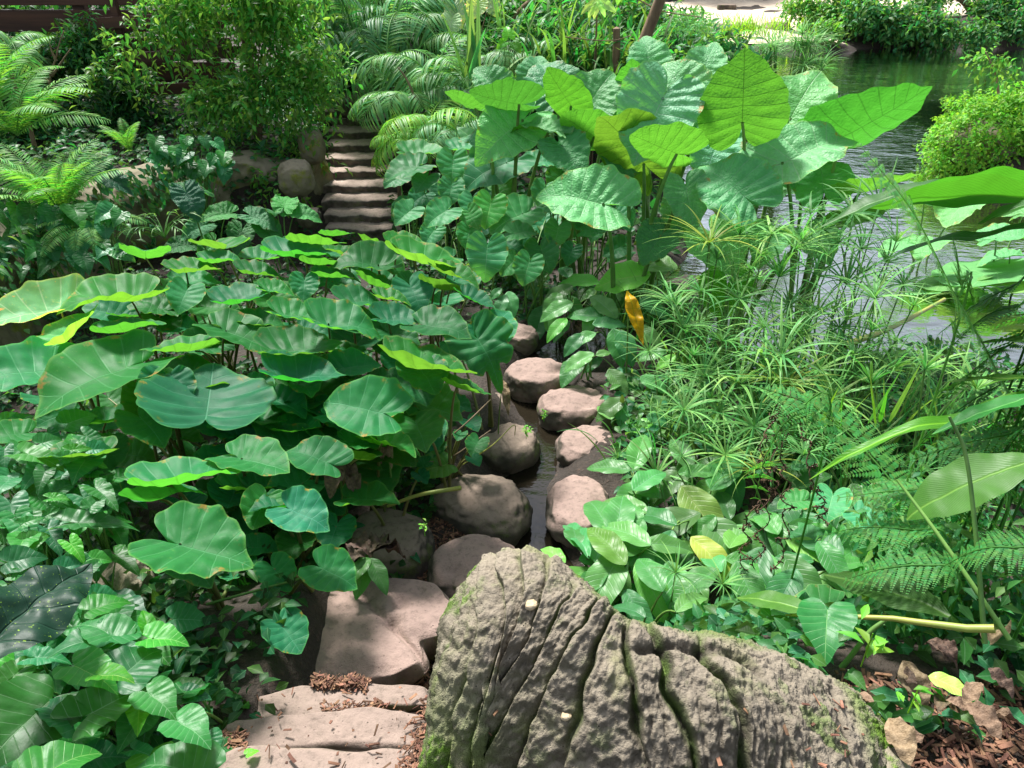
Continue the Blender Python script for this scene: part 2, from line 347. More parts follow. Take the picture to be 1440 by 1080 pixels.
gx = axis([(-60, -14, 3), (-14, -4.5, .3), (-4.5, 4.5, .045), (4.5, 14, .2), (14, 70, 2.5)])
gy = axis([(-8, .3, .5), (.3, 7, .045), (7, 24, .15), (24, 120, 4)])
X, Y = np.meshgrid(gx, gy); Zt = terrain(X, Y)
V = np.stack([X, Y, Zt], -1).reshape(-1, 3); nxg, nyg = len(gx), len(gy)
i = np.arange(nyg - 1)[:, None] * nxg + np.arange(nxg - 1)[None]
F = np.stack([i, i + 1, i + nxg + 1, i + nxg], -1).reshape(-1, 4)
g = link('ground', mk('ground', V, F, mat=M['soil'])); tag(g, 'damp brown soil of the garden banks and stream bed', 'ground', kind='structure')
def sheet(name, x0, x1, y0, y1, z, mat, label, cat):
    o = link(name, mk(name, [[x0, y0, z], [x1, y0, z], [x1, y1, z], [x0, y1, z]], np.array([[0, 1, 2, 3]]), mat=mat))
    return tag(o, label, cat, kind='structure')
sheet('pond_water', 1.2, 60, 3.9, 30, 0.0, M['pond'], 'rippled pond water reflecting sky and the trees', 'water')
sheet('stream_water', -1.4, 1.195, 1.6, 7.5, 0.012, M['stream'], 'dark shallow stream water running between the stepping stones', 'water')
sheetp = None
# sandy path on the far bank
px_ = np.linspace(3, 34, 60); py_ = np.linspace(20.1, 29, 24); XX, YY = np.meshgrid(px_, py_)
ZZ = terrain(XX, YY) + .03 - .3 * ss(8.2, 9.2, XX) * (1 - ss(21.0, 21.5, YY)) + .02 * fbm(np.stack([XX, YY, XX * 0], -1), 2, 4)
i = np.arange(23)[:, None] * 60 + np.arange(59)[None]
tag(link('sandy_path', mk('sandy_path', np.stack([XX, YY, ZZ], -1), np.stack([i, i + 1, i + 61, i + 60], -1).reshape(-1, 4), mat=M['sand'])), 'bright sandy path running along the far bank of the pond', 'path', kind='structure')
# ================================================================== ROCKS
def ico(sub):
    import bmesh
    bm = bmesh.new(); bmesh.ops.create_icosphere(bm, subdivisions=sub, radius=1)
    V = np.array([v.co[:] for v in bm.verts]); F = np.array([[v.index for v in f.verts] for f in bm.faces]); bm.free(); return V, F
ICO = {s: ico(s) for s in (4, 5, 6)}
def rock_shape(rx, ry, rz, seed, flat=.55, lump=.12, sub=5, sq=.8):
    V, F = ICO[sub]; V = V.copy()
    V = np.sign(V) * np.abs(V) ** sq; V /= (np.linalg.norm(V, axis=1)[:, None] ** .45)
    V *= 1 + lump * fbm(V * 1.3 + seed * 7.7, 3, seed)[:, None] + lump * .16 * fbm(V * 5 + seed, 3, seed + 5)[:, None]
    z = V[:, 2]; V[:, 2] = np.where(z > flat, flat + (z - flat) * .28, z)
    V *= np.array([rx, ry, rz]); V += .004 * fbm(V * 40, 2, seed + 8)[:, None]
    # dents
    rr = np.random.default_rng(seed)
    for _ in range(3):
        a = rr.uniform(0, 2 * PI); c = np.array([math.cos(a) * rx * .6, math.sin(a) * ry * .6, rz * flat * .9]); r = rr.uniform(.18, .3) * rx
        d = np.linalg.norm((V - c) * [1, 1, .6], axis=1); V[:, 2] -= .04 * rx * 2 * np.exp(-(d / r) ** 2)
    return V, F
def rock(name, label, cat, cx, cy, wpx, zc, ar=.85, hr=.6, seed=1, rot=0., mat='stone', group=None, flat=.5, lump=.085, sub=5, y=None, sq=.8):
    c = at(cx, cy, z=zc) if y is None else at(cx, cy, y=y)
    r = wpx * mpp(c) / 2
    V, F = rock_shape(r, r * ar, r * hr, seed, flat, lump, sub, sq)
    o = link(name, mk(name, V, F, mat=M[mat]), loc=c); o.rotation_euler = (0, 0, rot)
    return tag(o, label, cat, group)
G = 'stepping stones crossing the stream'
SS = [('worn pinkish stepping stone half hidden under taro leaves, farthest up the stream', 727, 478, 62, .08, .8, .75, 3, 'stone'),
      ('flat-topped pinkish stepping stone just below the torn taro leaf', 755, 535, 92, .08, .85, .68, 4, 'stone'),
      ('pale pointed stepping stone with a dark wet flank beside the broad-leaf plants', 806, 577, 104, .06, .75, .62, 5, 'stone'),
      ('small dark rock tucked under the taro leaves left of the stepping stones', 686, 570, 52, .05, .85, .7, 6, 'stonedark'),
      ('rounded pinkish stepping stone on the right with sedge blades touching it', 829, 631, 98, .07, .85, .6, 7, 'stone'),
      ('brown mossy stone with a bright sunlit flake, left of the running water', 712, 632, 98, .06, .9, .72, 8, 'stonedark'),
      ('large grey-brown domed stone with a vertical seam in the middle of the stream', 677, 720, 142, .08, .78, .66, 9, 'stonedark'),
      ('long pinkish stone leaning along the right side of the water cascade', 812, 718, 92, .10, 1.35, .75, 10, 'stone'),
      ('smooth pinkish stone half hidden behind the ridged cast log', 668, 806, 138, .12, .8, .75, 11, 'stone'),
      ('dark mossy boulder carrying withered leaves beside the taro patch', 548, 772, 128, .12, .95, .78, 12, 'stonedark')]
for (lb, cx, cy, w, z, ar, hr, sd, mt) in SS:
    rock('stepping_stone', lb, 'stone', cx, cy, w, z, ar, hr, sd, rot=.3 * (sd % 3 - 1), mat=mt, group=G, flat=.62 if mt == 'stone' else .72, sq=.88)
# the big two-lobed slab in front
def blend_rock(parts, name, label, cat, mat):
    acc = Acc()
    return None
c1 = at(478, 893, z=.26); c2 = at(557, 868, z=.26)
V, F = ICO[6]
def slab_shape(seed):
    V, F = ICO[6]; V = V.copy(); V = np.sign(V) * np.abs(V) ** .86; V /= np.linalg.norm(V, axis=1)[:, None] ** .8
    a = np.arctan2(V[:, 1], V[:, 0])
    lobe = 1.06 - .22 * np.exp(-((a - 1.75) / .22) ** 2) - .26 * np.exp(-((a + .55) / .2) ** 2) + .06 * fbm(V * 1.5 + 3, 3, seed)
    V[:, 0] *= lobe; V[:, 1] *= lobe
    z = V[:, 2]; V[:, 2] = np.where(z > .35, .35 + (z - .35) * .22, z)
    V *= np.array([.335, .24, .155])
    V[:, 2] += .012 * fbm(V * 9, 3, 3) - .02 * np.exp(-((V[:, 0] * .8 + V[:, 1] * .6 - .07) / .012) ** 2) * (V[:, 2] > 0)
    for (dx, dy, r, d) in ((.03, .12, .035, .03), (.12, -.02, .025, .03), (-.11, .0, .018, .012), (.14, .06, .03, .02), (.02, -.06, .012, .01)):
        V[:, 2] -= d * np.exp(-(((V[:, 0] - dx) ** 2 + (V[:, 1] - dy) ** 2) / r ** 2)) * (V[:, 2] > 0)
    return V, F
V, F = slab_shape(5)
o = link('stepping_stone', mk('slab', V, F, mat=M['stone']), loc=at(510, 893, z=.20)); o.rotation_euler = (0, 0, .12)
tag(o, 'broad two-lobed pinkish stone with bark chips at its foot, nearest the steps', 'stone', G)
rock('side_rock', 'low green-stained rock against the left flank of the broad two-lobed stone', 'rock', 415, 935, 90, .10, .8, .9, 21, mat='wall', flat=.5)
# near steps : three worn slabs
def step_slab(name, label, pts_front, pts_back, z, thick, seed, cat='step'):
    """slab between a back edge and a front edge (photo pixel polylines on height z)"""
    nu, nv = 110, 50
    ub = np.linspace(0, 1, nu)
    def poly(p):
        p = [at(a, b, z=z) for a, b in p]; p = np.array(p); t = np.linspace(0, 1, len(p))
        return np.stack([np.interp(ub, t, p[:, k]) for k in range(3)], -1)
    B, Fr = poly(pts_back), poly(pts_front)
    vv = np.linspace(0, 1, nv)[:, None, None]; S = B[None] * (1 - vv) + Fr[None] * vv
    u = ub[None, :]; v = vv[..., 0]
    e = np.minimum.reduce([np.broadcast_to(v, S.shape[:2]) / .08, np.broadcast_to(1 - v, S.shape[:2]) / .14, np.broadcast_to(u, S.shape[:2]) / .06, np.broadcast_to(1 - u, S.shape[:2]) / .06]); e = np.clip(e, 0, 1)
    S[..., 2] += -thick * .10 * (1 - np.sqrt(1 - (1 - e) ** 2)) + .008 * fbm(S * 5, 3, seed) + .003 * fbm(S * 22, 3, seed)
    S[..., 1] += .03 * fbm(S * 3, 3, seed + 3)
    top = S.reshape(-1, 3); idx = np.arange(nu * nv).reshape(nv, nu)
    Fq = [np.stack([idx[:-1, :-1], idx[1:, :-1], idx[1:, 1:], idx[:-1, 1:]], -1).reshape(-1, 4)]
    ring = np.concatenate([idx[0], idx[1:, -1], idx[-1, -2::-1], idx[-2:0:-1, 0]])
    n0 = len(top); prev = ring; allV = [top]; cen = top.mean(0)
    for k in range(1, 7):
        q = top[ring].copy(); q[:, 2] -= thick * k / 6; out = q - cen; out[:, 2] = 0; out /= np.linalg.norm(out, axis=1)[:, None]
        q += out * (.015 * math.sin(k / 6 * PI) + .02 * fbm(q * 12, 3, seed)[:, None])
        ids = np.arange(len(ring)) + n0; n0 += len(ring); allV.append(q)
        Fq.append(np.stack([prev, ids, np.roll(ids, -1), np.roll(prev, -1)], -1)); prev = ids
    Vv = np.concatenate(allV); org = np.array([cen[0], cen[1], cen[2] - thick]); 
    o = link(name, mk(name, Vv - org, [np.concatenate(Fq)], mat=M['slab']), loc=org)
    return tag(o, label, cat, 'stone steps in front')
step_slab('stone_step', 'lowest near stone step, its back edge touching the broad two-lobed stone', [(270, 1035), (330, 1010), (440, 1008), (520, 1000), (612, 1003)], [(300, 1000), (345, 978), (420, 968), (500, 962), (600, 968)], .44, .3, 1)
step_slab('stone_step', 'middle near stone step with a yellow leaf lying at its left end', [(250, 1090), (330, 1052), (420, 1052), (500, 1048), (600, 1050)], [(280, 1040), (330, 1010), (440, 1002), (520, 994), (602, 1000)], .52, .34, 2)
step_slab('stone_step', 'nearest stone step cut off by the bottom of the photo', [(200, 1200), (330, 1190), (450, 1190), (540, 1185), (640, 1190)], [(255, 1085), (330, 1052), (420, 1044), (500, 1040), (600, 1042)], .60, .4, 3)
# ---- far stair
GST = 'steps of the far stone stair'
sx = [(478, 553), (476, 552), (474, 551), (472, 548), (470, 545), (468, 540), (470, 533), (470, 530), (468, 528), (452, 500)]
ys_px = [322, 302, 281, 260, 240, 222, 204, 185, 167, 155]
ords = ['first', 'second', 'third', 'fourth', 'fifth', 'sixth', 'seventh', 'eighth', 'ninth', 'topmost, short']
for k in range(10):
    z = .17 + .075 * k; a = at(sx[k][0] - 24, ys_px[k], z=z); b = at(sx[k][1] + 10, ys_px[k], z=z); y0 = a[1]
    w = (b[0] - a[0]) / 2; cx_ = (a[0] + b[0]) / 2; dp = 0
    nu_ = 90; us = np.linspace(-1, 1, nu_); pr_ = [(.34, -.14), (.34, -.004)] + [(yy_, 0.0) for yy_ in np.linspace(.30, .04, 12)] + [(.02, -.003), (.005, -.010), (0, -.022), (.004, -.04), (.012, -.06), (.014, -.09), (.012, -.14)]
    pr_ = np.array(pr_); GU, GV = np.meshgrid(us, np.arange(len(pr_)), indexing='ij')
    Yb = pr_[:, 0][None] + .0 * GU; Zb = pr_[:, 1][None] + .0 * GU
    front = (.05 * (GU ** 2) + .022 * fbm(np.stack([GU * 2.2 + k * 4, GU * 0, GU * 0], -1), 3, k)) * (1 - Yb / .34)
    V = np.stack([GU * w + .0 * Yb, Yb + front, Zb], -1)
    V[..., 2] += .006 * fbm(V * [5, 5, 0] + k, 3, k + 30) - .02 * np.abs(GU) ** 6; V += .005 * fbm(V * 18 + k, 3, k + 7)[..., None]
    V[..., 1] += .010 * fbm(V * 12 + k, 3, k + 11) * (Zb < -.01)
    i_ = np.arange(nu_ - 1)[:, None] * len(pr_) + np.arange(len(pr_) - 1)[None]; F = np.stack([i_, i_ + 1, i_ + len(pr_) + 1, i_ + len(pr_)], -1).reshape(-1, 4); V = V.reshape(-1, 3)
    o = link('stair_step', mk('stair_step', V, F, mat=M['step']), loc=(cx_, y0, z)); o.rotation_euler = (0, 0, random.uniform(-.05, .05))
    tag(o, '%s stone step counting up from the bottom of the far stair' % ords[k], 'step', GST)
# ---- boulders left of the stair + rock retaining wall
rock('boulder', 'mossy rounded boulder at the end of the rock face left of the stair', 'boulder', 416, 250, 50, .5, .9, 1.1, 31, mat='wall', y=6.25, flat=.8)
rock('boulder', 'smooth grey-tan boulder beside the upper stair steps', 'boulder', 438, 205, 38, .6, .9, 1.4, 32, mat='wall', y=6.75, flat=.8)
rock('boulder', 'dark boulder under the palms right of the top steps', 'boulder', 500, 150, 60, .9, .8, .6, 33, mat='stonedark', y=8.2, flat=.7)
rock('boulder', 'low shadowed boulder at the foot of the stair on its left', 'boulder', 434, 305, 34, .2, .9, .9, 34, mat='stonedark', y=6.0, flat=.7)
pl = np.array([(-3.75, 2.6), (-3.25, 3.4), (-3.15, 4.3), (-3.2, 5.2), (-3.0, 5.9), (-2.6, 6.25), (-2.2, 6.35), (-1.9, 6.5), (-1.75, 7.2)])
nu, nv = 400, 60
cl = np.concatenate([[0], np.cumsum(np.linalg.norm(np.diff(pl, axis=0), axis=1))]); tt = np.linspace(0, cl[-1], nu)
wx = np.interp(tt, cl, pl[:, 0]); wy = np.interp(tt, cl, pl[:, 1])
ker = np.ones(25) / 25; wx = np.convolve(np.pad(wx, 12, 'edge'), ker, 'valid'); wy = np.convolve(np.pad(wy, 12, 'edge'), ker, 'valid')
nx_, ny_ = np.gradient(wy), -np.gradient(wx); ln = np.hypot(nx_, ny_); nx_ /= ln; ny_ /= ln
prof = np.array([(.10, -.15), (.05, .15), (.03, .4), (0, .60), (-.05, .70), (-.15, .745), (-.35, .75), (-.5, .5), (-.5, -.15)])
pv = np.linspace(0, 1, nv); pt = np.linspace(0, 1, len(prof)); po = np.interp(pv, pt, prof[:, 0]); pz = np.interp(pv, pt, prof[:, 1])
Vw = np.stack([wx[:, None] + nx_[:, None] * po[None], wy[:, None] + ny_[:, None] * po[None], np.broadcast_to(pz[None], (nu, nv)) + .06 * fbm(np.stack([tt, tt * 0, tt * 0], -1) * 1.2, 3, 4)[:, None]], -1)
dsp = .10 * fbm(Vw * 2.2, 5, 17) + .02 * fbm(Vw * 14, 3, 18); Vw[..., 0] += nx_[:, None] * dsp; Vw[..., 1] += ny_[:, None] * dsp
i = np.arange(nu - 1)[:, None] * nv + np.arange(nv - 1)[None]
tag(link('rock_wall', mk('rock_wall', Vw, np.stack([i, i + 1, i + nv + 1, i + nv], -1).reshape(-1, 4), mat=M['wall'])), 'low mossy rock retaining wall with yellow-green stains below the hanging shrub', 'wall')
# ================================================================== THE CAST LOG
def smooth_interp(t, tk, vk):
    # catmull-rom through keys
    tk = np.asarray(tk, float); vk = np.asarray(vk, float); d = np.gradient(vk, tk); j = np.clip(np.searchsorted(tk, t) - 1, 0, len(tk) - 2)
    h = tk[j + 1] - tk[j]; s = (t - tk[j]) / h
    return (2 * s ** 3 - 3 * s ** 2 + 1) * vk[j] + (s ** 3 - 2 * s ** 2 + s) * h * d[j] + (-2 * s ** 3 + 3 * s ** 2) * vk[j + 1] + (s ** 3 - s ** 2) * h * d[j + 1]
RK = [(624, 900, 1.05, .24), (650, 836, 1.21, .29), (694, 812, 1.28, .30), (748, 812, 1.30, .29), (805, 852, 1.29, .27), (868, 898, 1.28, .25), (958, 920, 1.27, .25), (1050, 930, 1.25, .26), (1130, 962, 1.18, .26), (1200, 1010, 1.07, .23), (1270, 1080, .93, .2)]
rp = np.array([at(a, b, z=z) for a, b, z, w in RK]); rw = np.array([w for *_, w in RK])
tk = np.concatenate([[0], np.cumsum(np.linalg.norm(np.diff(rp[:, :2], axis=0), axis=1) + .02)]); tk /= tk[-1]
nu, nv = 620, 360
u = np.linspace(0, 1, nu); rx_, ry_, rz_, rw_ = [smooth_interp(u, tk, a) for a in (rp[:, 0], rp[:, 1], rp[:, 2], rw)]
Tx, Ty = np.gradient(rx_), np.gradient(ry_)
ker = np.ones(61) / 61; Tx = np.convolve(np.pad(Tx, 30, 'edge'), ker, 'valid'); Ty = np.convolve(np.pad(Ty, 30, 'edge'), ker, 'valid')
ln = np.hypot(Tx, Ty); Tx /= ln; Ty /= ln
Nx, Ny = Ty, -Tx                                   # towards the viewer
th = np.linspace(-.12, 1, nv) * PI * .5 * 2        # 0 near base .. pi back base
capf = np.sqrt(np.clip(1 - (1 - np.clip(u / .08, 0, 1)) ** 2, .02, 1)); 
zb = np.interp(u, [0, .3, .6, 1], [.30, .35, .6, .75])
co = np.cos(th)[None]; si = np.sign(np.sin(th))[None] * np.abs(np.sin(th))[None] ** .85
W_ = (rw_ * capf)[:, None]
off = co * W_ * np.where(co > 0, 1.25, .75) - .03 
base_z = zb[:, None]; H_ = (rz_ - zb)[:, None]
Zl = base_z + H_ * si
Lx = rx_[:, None] + Nx[:, None] * off; Ly = ry_[:, None] + Ny[:, None] * off
L3 = np.stack([Lx, Ly, Zl], -1)
dU = np.gradient(L3, axis=0); dV = np.gradient(L3, axis=1); Nn = np.cross(dU, dV); Nn /= np.linalg.norm(Nn, axis=-1)[..., None] + 1e-9
cen3 = np.stack([rx_, ry_, zb + (rz_ - zb) * .4], -1)[:, None]; sgn = np.sign(np.sum(Nn * (L3 - cen3), -1, keepdims=True)); Nn *= sgn
arc = tk[-1]; ulen = u * np.sum(np.hypot(np.gradient(rx_), np.gradient(ry_)))
thn = th[None] / PI                                 # 0..1
wq = fbm(L3 * 2.2, 3, 41); wr = fbm(L3 * 7, 3, 47)
ph = (np.cumsum(np.gradient(ulen) / (.042 + .036 * ss(.1, .65, u))))[:, None] + .60 * wq + .42 * wr + 2.6 * (thn - .3) * (1 - .5 * u[:, None])
ph = ph * 1.0
fr = ph - np.floor(ph); idc = np.floor(ph)
amp = .35 + .65 * _h(idc.astype(np.int64), idc.astype(np.int64) * 0 + 3, idc.astype(np.int64) * 0, 5)
nearside = 1 - ss(-.07, .07, thn + .09 * fbm(L3 * 3, 2, 71) + .12 * (.6 - amp) - np.interp(u, [0, .22, .4, 1], [.56, .52, .42, .36])[:, None])
right = 1 - .75 * ss(.70, .92, u[:, None] + .05 * wq)
crk = np.exp(-(np.minimum(fr, 1 - fr) / (.070 + .05 * wr)) ** 2) * nearside * right * amp
shelf = (ss(0, .12, fr) * (1 - fr) ** .8) * nearside * right * amp
bulge = (1 - (2 * fr - 1) ** 4) * nearside * right
ph2 = ulen[:, None] / .024 + 1.3 * wq + .9 * wr + 3.0 * thn; f2 = ph2 - np.floor(ph2)
crk = crk * np.clip(.62 + 1.1 * fbm(L3 * 5.5, 3, 123), .12, 1.15)
crk2 = np.exp(-(np.minimum(f2, 1 - f2) / .12) ** 2) * nearside * right * np.clip(fbm(L3 * 6, 2, 81) + .1, 0, 1)
# one long crease along the ridge and a crack at the right end
cre = np.exp(-((thn - .47 - .03 * np.sin(ulen[:, None] * 14) + .02 * wr) / .012) ** 2) * ss(.42, .47, u[:, None]) * (1 - ss(.66, .70, u[:, None]))
ck2 = np.exp(-((u[:, None] - (.80 + .10 * thn + .015 * wr)) / .006) ** 2) * (1 - ss(.45, .6, thn)) * ss(.08, .12, thn)
disp = .028 * shelf - .034 * crk - .006 * crk2 - .018 * cre - .03 * ck2 + .016 * fbm(L3 * 4, 4, 55) + .005 * fbm(L3 * 16, 4, 60, .6) + .0040 * fbm(L3 * 55, 4, 61, .75) - .003 * np.clip(vnoise(L3 * 38, 99) - .35, 0, 1) * 3
L3 = L3 + Nn * disp[..., None]
left = 1 - ss(.15, .42, u[:, None]); 
moss = np.clip(crk * 1.8 * (.35 + left) + .8 * left * ss(.15, .45, fbm(L3 * 6, 3, 131)) + np.exp(-((thn - .12) / .16) ** 2) * left * .9 * (wq > -.4) + ss(.86, .93, u[:, None]) * 1.0 + .55 * np.exp(-((u[:, None] - .78) / .07) ** 2) * (wr > .0) + .6 * ss(.1, .5, fbm(L3 * 5, 3, 91)) * ss(.5, .62, thn), 0, 1)
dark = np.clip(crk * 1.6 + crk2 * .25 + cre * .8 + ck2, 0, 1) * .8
i = np.arange(nu - 1)[:, None] * nv + np.arange(nv - 1)[None]
Fq = np.stack([i, i + nv, i + nv + 1, i + 1], -1).reshape(-1, 4)
org = np.array([.15, .9, .3])
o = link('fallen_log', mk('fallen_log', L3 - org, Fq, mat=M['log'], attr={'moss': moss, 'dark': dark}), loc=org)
tag(o, 'large grey cast log with deep ridges and green moss arching beside the steps', 'log')
KNOB = simple_mat('pale_knob', (.40, .31, .18), (.55, .45, .3), 40, .8, .5)
rock('mossy_rock', 'low cracked rock covered in bright moss against the right end of the log', 'rock', 1130, 1062, 250, .93, .8, .55, 44, mat='mossrock', flat=.6, lump=.2, sub=5)
rock('mossy_rock', 'small mossy rock at the bottom edge between the log and the bark chips', 'rock', 1215, 1075, 120, .90, .8, .5, 45, mat='mossrock', flat=.6, lump=.2)
for (a, b, s) in ((746, 852, 9), (797, 1006, 8)):
    # find the log surface point under this pixel
    d = ray(a, b); d = d / np.linalg.norm(d); Q = L3 - CAM; tpar = Q @ d; dist = np.linalg.norm(Q - tpar[..., None] * d, axis=-1) + .02 * tpar
    k = np.unravel_index(np.argmin(dist), dist.shape); p = L3[k]
    V, F = rock_shape(s * mpp(p), s * mpp(p) * .8, s * mpp(p) * .7, a % 17, .9, .15, 4)
    kn = link('knob', mk('knob', V, F, mat=KNOB), parent=o, loc=p - org)
def log_surface(px, py):
    d = ray(px, py); d = d / np.linalg.norm(d); Q = L3 - CAM; tp = Q @ d; dist = np.linalg.norm(Q - tp[..., None] * d, axis=-1) + .02 * tp
    k = np.unravel_index(np.argmin(dist), dist.shape); return L3[k], Nn[k]
# ================================================================== LEAF SHAPES
def polar_leaf(name, mat, outline, cup=.3, pleat=.012, N=6, k0=-.45, k1=1.5, droop=.25, wave=.02, wk=7, seed=0, fold=.05, nr=13, nt=84, bull=0., lobe_up=0.):
    th = (np.arange(nt + 1) / nt * 2 - 1) * PI
    # finer near the sinus
    R = np.interp(np.degrees(np.abs(th)), *zip(*outline))
    R = np.convolve(np.pad(R, 1, 'wrap'), [.2, .6, .2], 'valid'); R[0] = R[-1] = outline[-1][1]
    R = R * (1 + .018 * np.sin(th * 9 + seed) + .012 * np.sin(th * 17 + seed * 2))
    rho = np.linspace(0, 1, nr + 1)[1:] ** .85
    x = R[None] * rho[:, None] * np.sin(th)[None]; y = R[None] * rho[:, None] * np.cos(th)[None]
    rim = np.broadcast_to(rho[:, None], x.shape)
    x = np.concatenate([[0], x.ravel()]); y = np.concatenate([[0], y.ravel()]); rim = np.concatenate([[0], rim.ravel()]); tf = np.concatenate([[0], np.broadcast_to(th[None], (nr, nt + 1)).ravel()])
    ax = np.abs(x); s = (y - k0 * ax) / (1 + k1 * ax)
    r2 = x * x + y * y * .8
    z = cup * r2 / (1 + .9 * cup * np.sqrt(r2)) + fold * ax
    z -= droop * np.maximum(y - .25, 0) ** 2 * 1.2 + lobe_up * np.minimum(y, 0) ** 2
    z += -pleat * np.cos(2 * PI * N * s) * np.minimum(1, ax * 6) * np.minimum(1, (1 - .5 * rim) * 1.6)
    z += wave * rim ** 3 * (np.sin(tf * wk + seed * 1.7) + .6 * np.sin(tf * (wk * 2 - 1) + seed))
    P = np.stack([x, y, np.full_like(x, seed)], -1)
    z += .03 * fbm(P * 2.2, 3, seed) + bull * fbm(P * 13, 2, seed + 3)
    Vv = np.stack([x, y, z], -1)
    w = nt + 1; F3 = [[0, 1 + j + 1, 1 + j] for j in range(nt)]
    i = 1 + np.arange(nr - 1)[:, None] * w + np.arange(nt)[None]
    F4 = np.stack([i, i + 1, i + w + 1, i + w], -1).reshape(-1, 4)
    return mk(name, Vv, [np.array(F3), F4], np.stack([x, y], -1), mat, attr={'rim': rim})
TARO = [(0, 1.0), (5, .93), (12, .86), (25, .79), (45, .71), (70, .65), (95, .61), (120, .60), (138, .62), (152, .57), (163, .42), (172, .24), (177, .15), (180, .12)]
ALOC = [(0, 1.02), (6, .95), (14, .88), (28, .79), (48, .70), (72, .64), (98, .61), (122, .60), (142, .59), (156, .50), (166, .35), (173, .2), (177, .10), (180, .05)]
ARROW = [(0, 1.0), (5, .82), (12, .66), (25, .50), (45, .40), (70, .35), (95, .33), (115, .36), (132, .44), (145, .52), (154, .50), (164, .28), (172, .12), (180, .06)]
HEART = [(0, 1.0), (5, .86), (12, .74), (28, .62), (50, .55), (75, .52), (100, .50), (125, .50), (145, .46), (160, .33), (170, .20), (180, .12)]
ROUND = [(0, 1.0), (90, .97), (150, .95), (172, .9), (177, .6), (180, .1)]
SHAPE = {
 'bowl': [polar_leaf('taro_blade', M['taro'], TARO, cup=.62, pleat=.014, droop=.15 + .14 * s, wave=.02, seed=s, fold=.10, wk=5 + s) for s in range(5)],
 'flat': [polar_leaf('taro_blade', M['taro'], TARO, cup=.30, pleat=.010, droop=.35, wave=.03, seed=10 + s, fold=.12, wk=4 + s, lobe_up=.25) for s in range(6)],
 'torn': [polar_leaf('taro_blade', M['taro'], [(0, 1.0), (8, .85), (14, .5), (20, .8), (45, .75), (55, .55), (66, .74), (95, .68), (120, .66), (138, .66), (152, .6), (163, .4), (172, .2), (180, .1)], cup=.1, pleat=.02, droop=1.3, wave=.06, seed=21, fold=.2, wk=6)],
 'mbowl': [polar_leaf('taro_blade', M['taro_mid'], TARO, cup=.6, pleat=.012, droop=.2, wave=.02, seed=30 + s, fold=.08, wk=5 + s) for s in range(3)],
 'mflat': [polar_leaf('taro_blade', M['taro_mid'], TARO, cup=.2, pleat=.009, droop=.45, wave=.03, seed=40 + s, fold=.16, wk=4 + s, lobe_up=.2) for s in range(5)],
 'alo': [polar_leaf('giant_blade', M['alo'], ALOC, cup=.12, pleat=.011, N=8.5, droop=.45, wave=.03, seed=50 + s, fold=.16, wk=6 + s, nr=18, nt=120, bull=.006, lobe_up=.35) for s in range(5)],
 'alocup': [polar_leaf('giant_blade', M['alo'], ALOC, cup=.4, pleat=.007, N=8.5, droop=.1, wave=.018, seed=60 + s, fold=.06, wk=6 + s, nr=18, nt=120) for s in range(3)],
 'lotus': [polar_leaf('lotus_blade', M['lotus'], ROUND, cup=.05, pleat=.004, droop=.02, wave=.02, seed=70 + s, fold=0, wk=5) for s in range(3)],
 'arrow': [polar_leaf('arrow_blade', M['syng'], ARROW, cup=.10, pleat=.008, N=7, k0=.35, k1=.7, droop=.5, wave=.025, seed=80 + s, fold=.25, wk=4 + s, nr=9, nt=64, lobe_up=.4) for s in range(5)],
 'heart': [polar_leaf('heart_blade', M['syng'], HEART, cup=.10, pleat=.008, N=7, k0=.35, k1=.7, droop=.5, wave=.025, seed=90 + s, fold=.2, wk=4 + s, nr=9, nt=64, lobe_up=.4) for s in range(3)],
}
def lance(name, mat, wr=.25, droop=.3, fold=.2, wave=.02, seed=0, peak=.42, ns=26, nc=8, tipw=1.0, twist=0., crink=.02):
    t = np.linspace(0, 1, ns + 1); w = np.sin(PI * np.clip(t ** (math.log(.5) / math.log(peak)), 0, 1)) ** .8 * wr; w[0] = .012; w[-1] = .001
    c = np.linspace(-1, 1, nc + 1); ang = -droop * 1.6 * t ** 1.4
    yy = np.concatenate([[0], np.cumsum(np.cos(ang[1:]) / ns)]); zz = np.concatenate([[0], np.cumsum(np.sin(ang[1:]) / ns)])
    x = w[:, None] * c[None]; tw = twist * t[:, None]
    z = zz[:, None] + fold * np.abs(x) * (1 + .0 * t[:, None]) + wave * np.abs(c[None]) ** 2 * np.sin(t[:, None] * 17 + seed + c[None] * 1.3) * np.sin(PI * t[:, None])
    z = z - .35 * wr * (np.abs(c[None]) ** 2.2) * w[:, None] * 2
    P = np.stack([x, np.broadcast_to(yy[:, None], x.shape), np.full_like(x, seed * 1.3)], -1); z = z + crink * fbm(P * 5, 3, seed)
    x2 = x * np.cos(tw) - 0 * z; z2 = z + x * np.sin(tw)
    Vv = np.stack([x2, P[..., 1], z2], -1).reshape(-1, 3)
    i = np.arange(ns)[:, None] * (nc + 1) + np.arange(nc)[None]
    F4 = np.stack([i, i + 1, i + nc + 2, i + nc + 1], -1).reshape(-1, 4)
    U = np.stack([x, np.broadcast_to(t[:, None], x.shape)], -1).reshape(-1, 2)
    return mk(name, Vv, [F4], U, mat)
SHAPE['spath'] = [lance('broad_blade', M['spath'], .19 + .02 * (s % 3), .35 + .1 * (s % 2), .35, .02, s) for s in range(6)]
SHAPE['ginger'] = [lance('strap_blade', M['ginger'], .10 + .02 * s, .25, .3, .012, s + 20, peak=.45, ns=36, crink=.015) for s in range(3)]
SHAPE['gingerwide'] = [lance('strap_blade', M['ginger'], .17, .35, .25, .012, 25, peak=.55, ns=36)]
SHAPE['narrow'] = [lance('narrow_blade', M['ginger'], .045, .2, .3, .01, s + 30, ns=36, peak=.4) for s in range(2)]
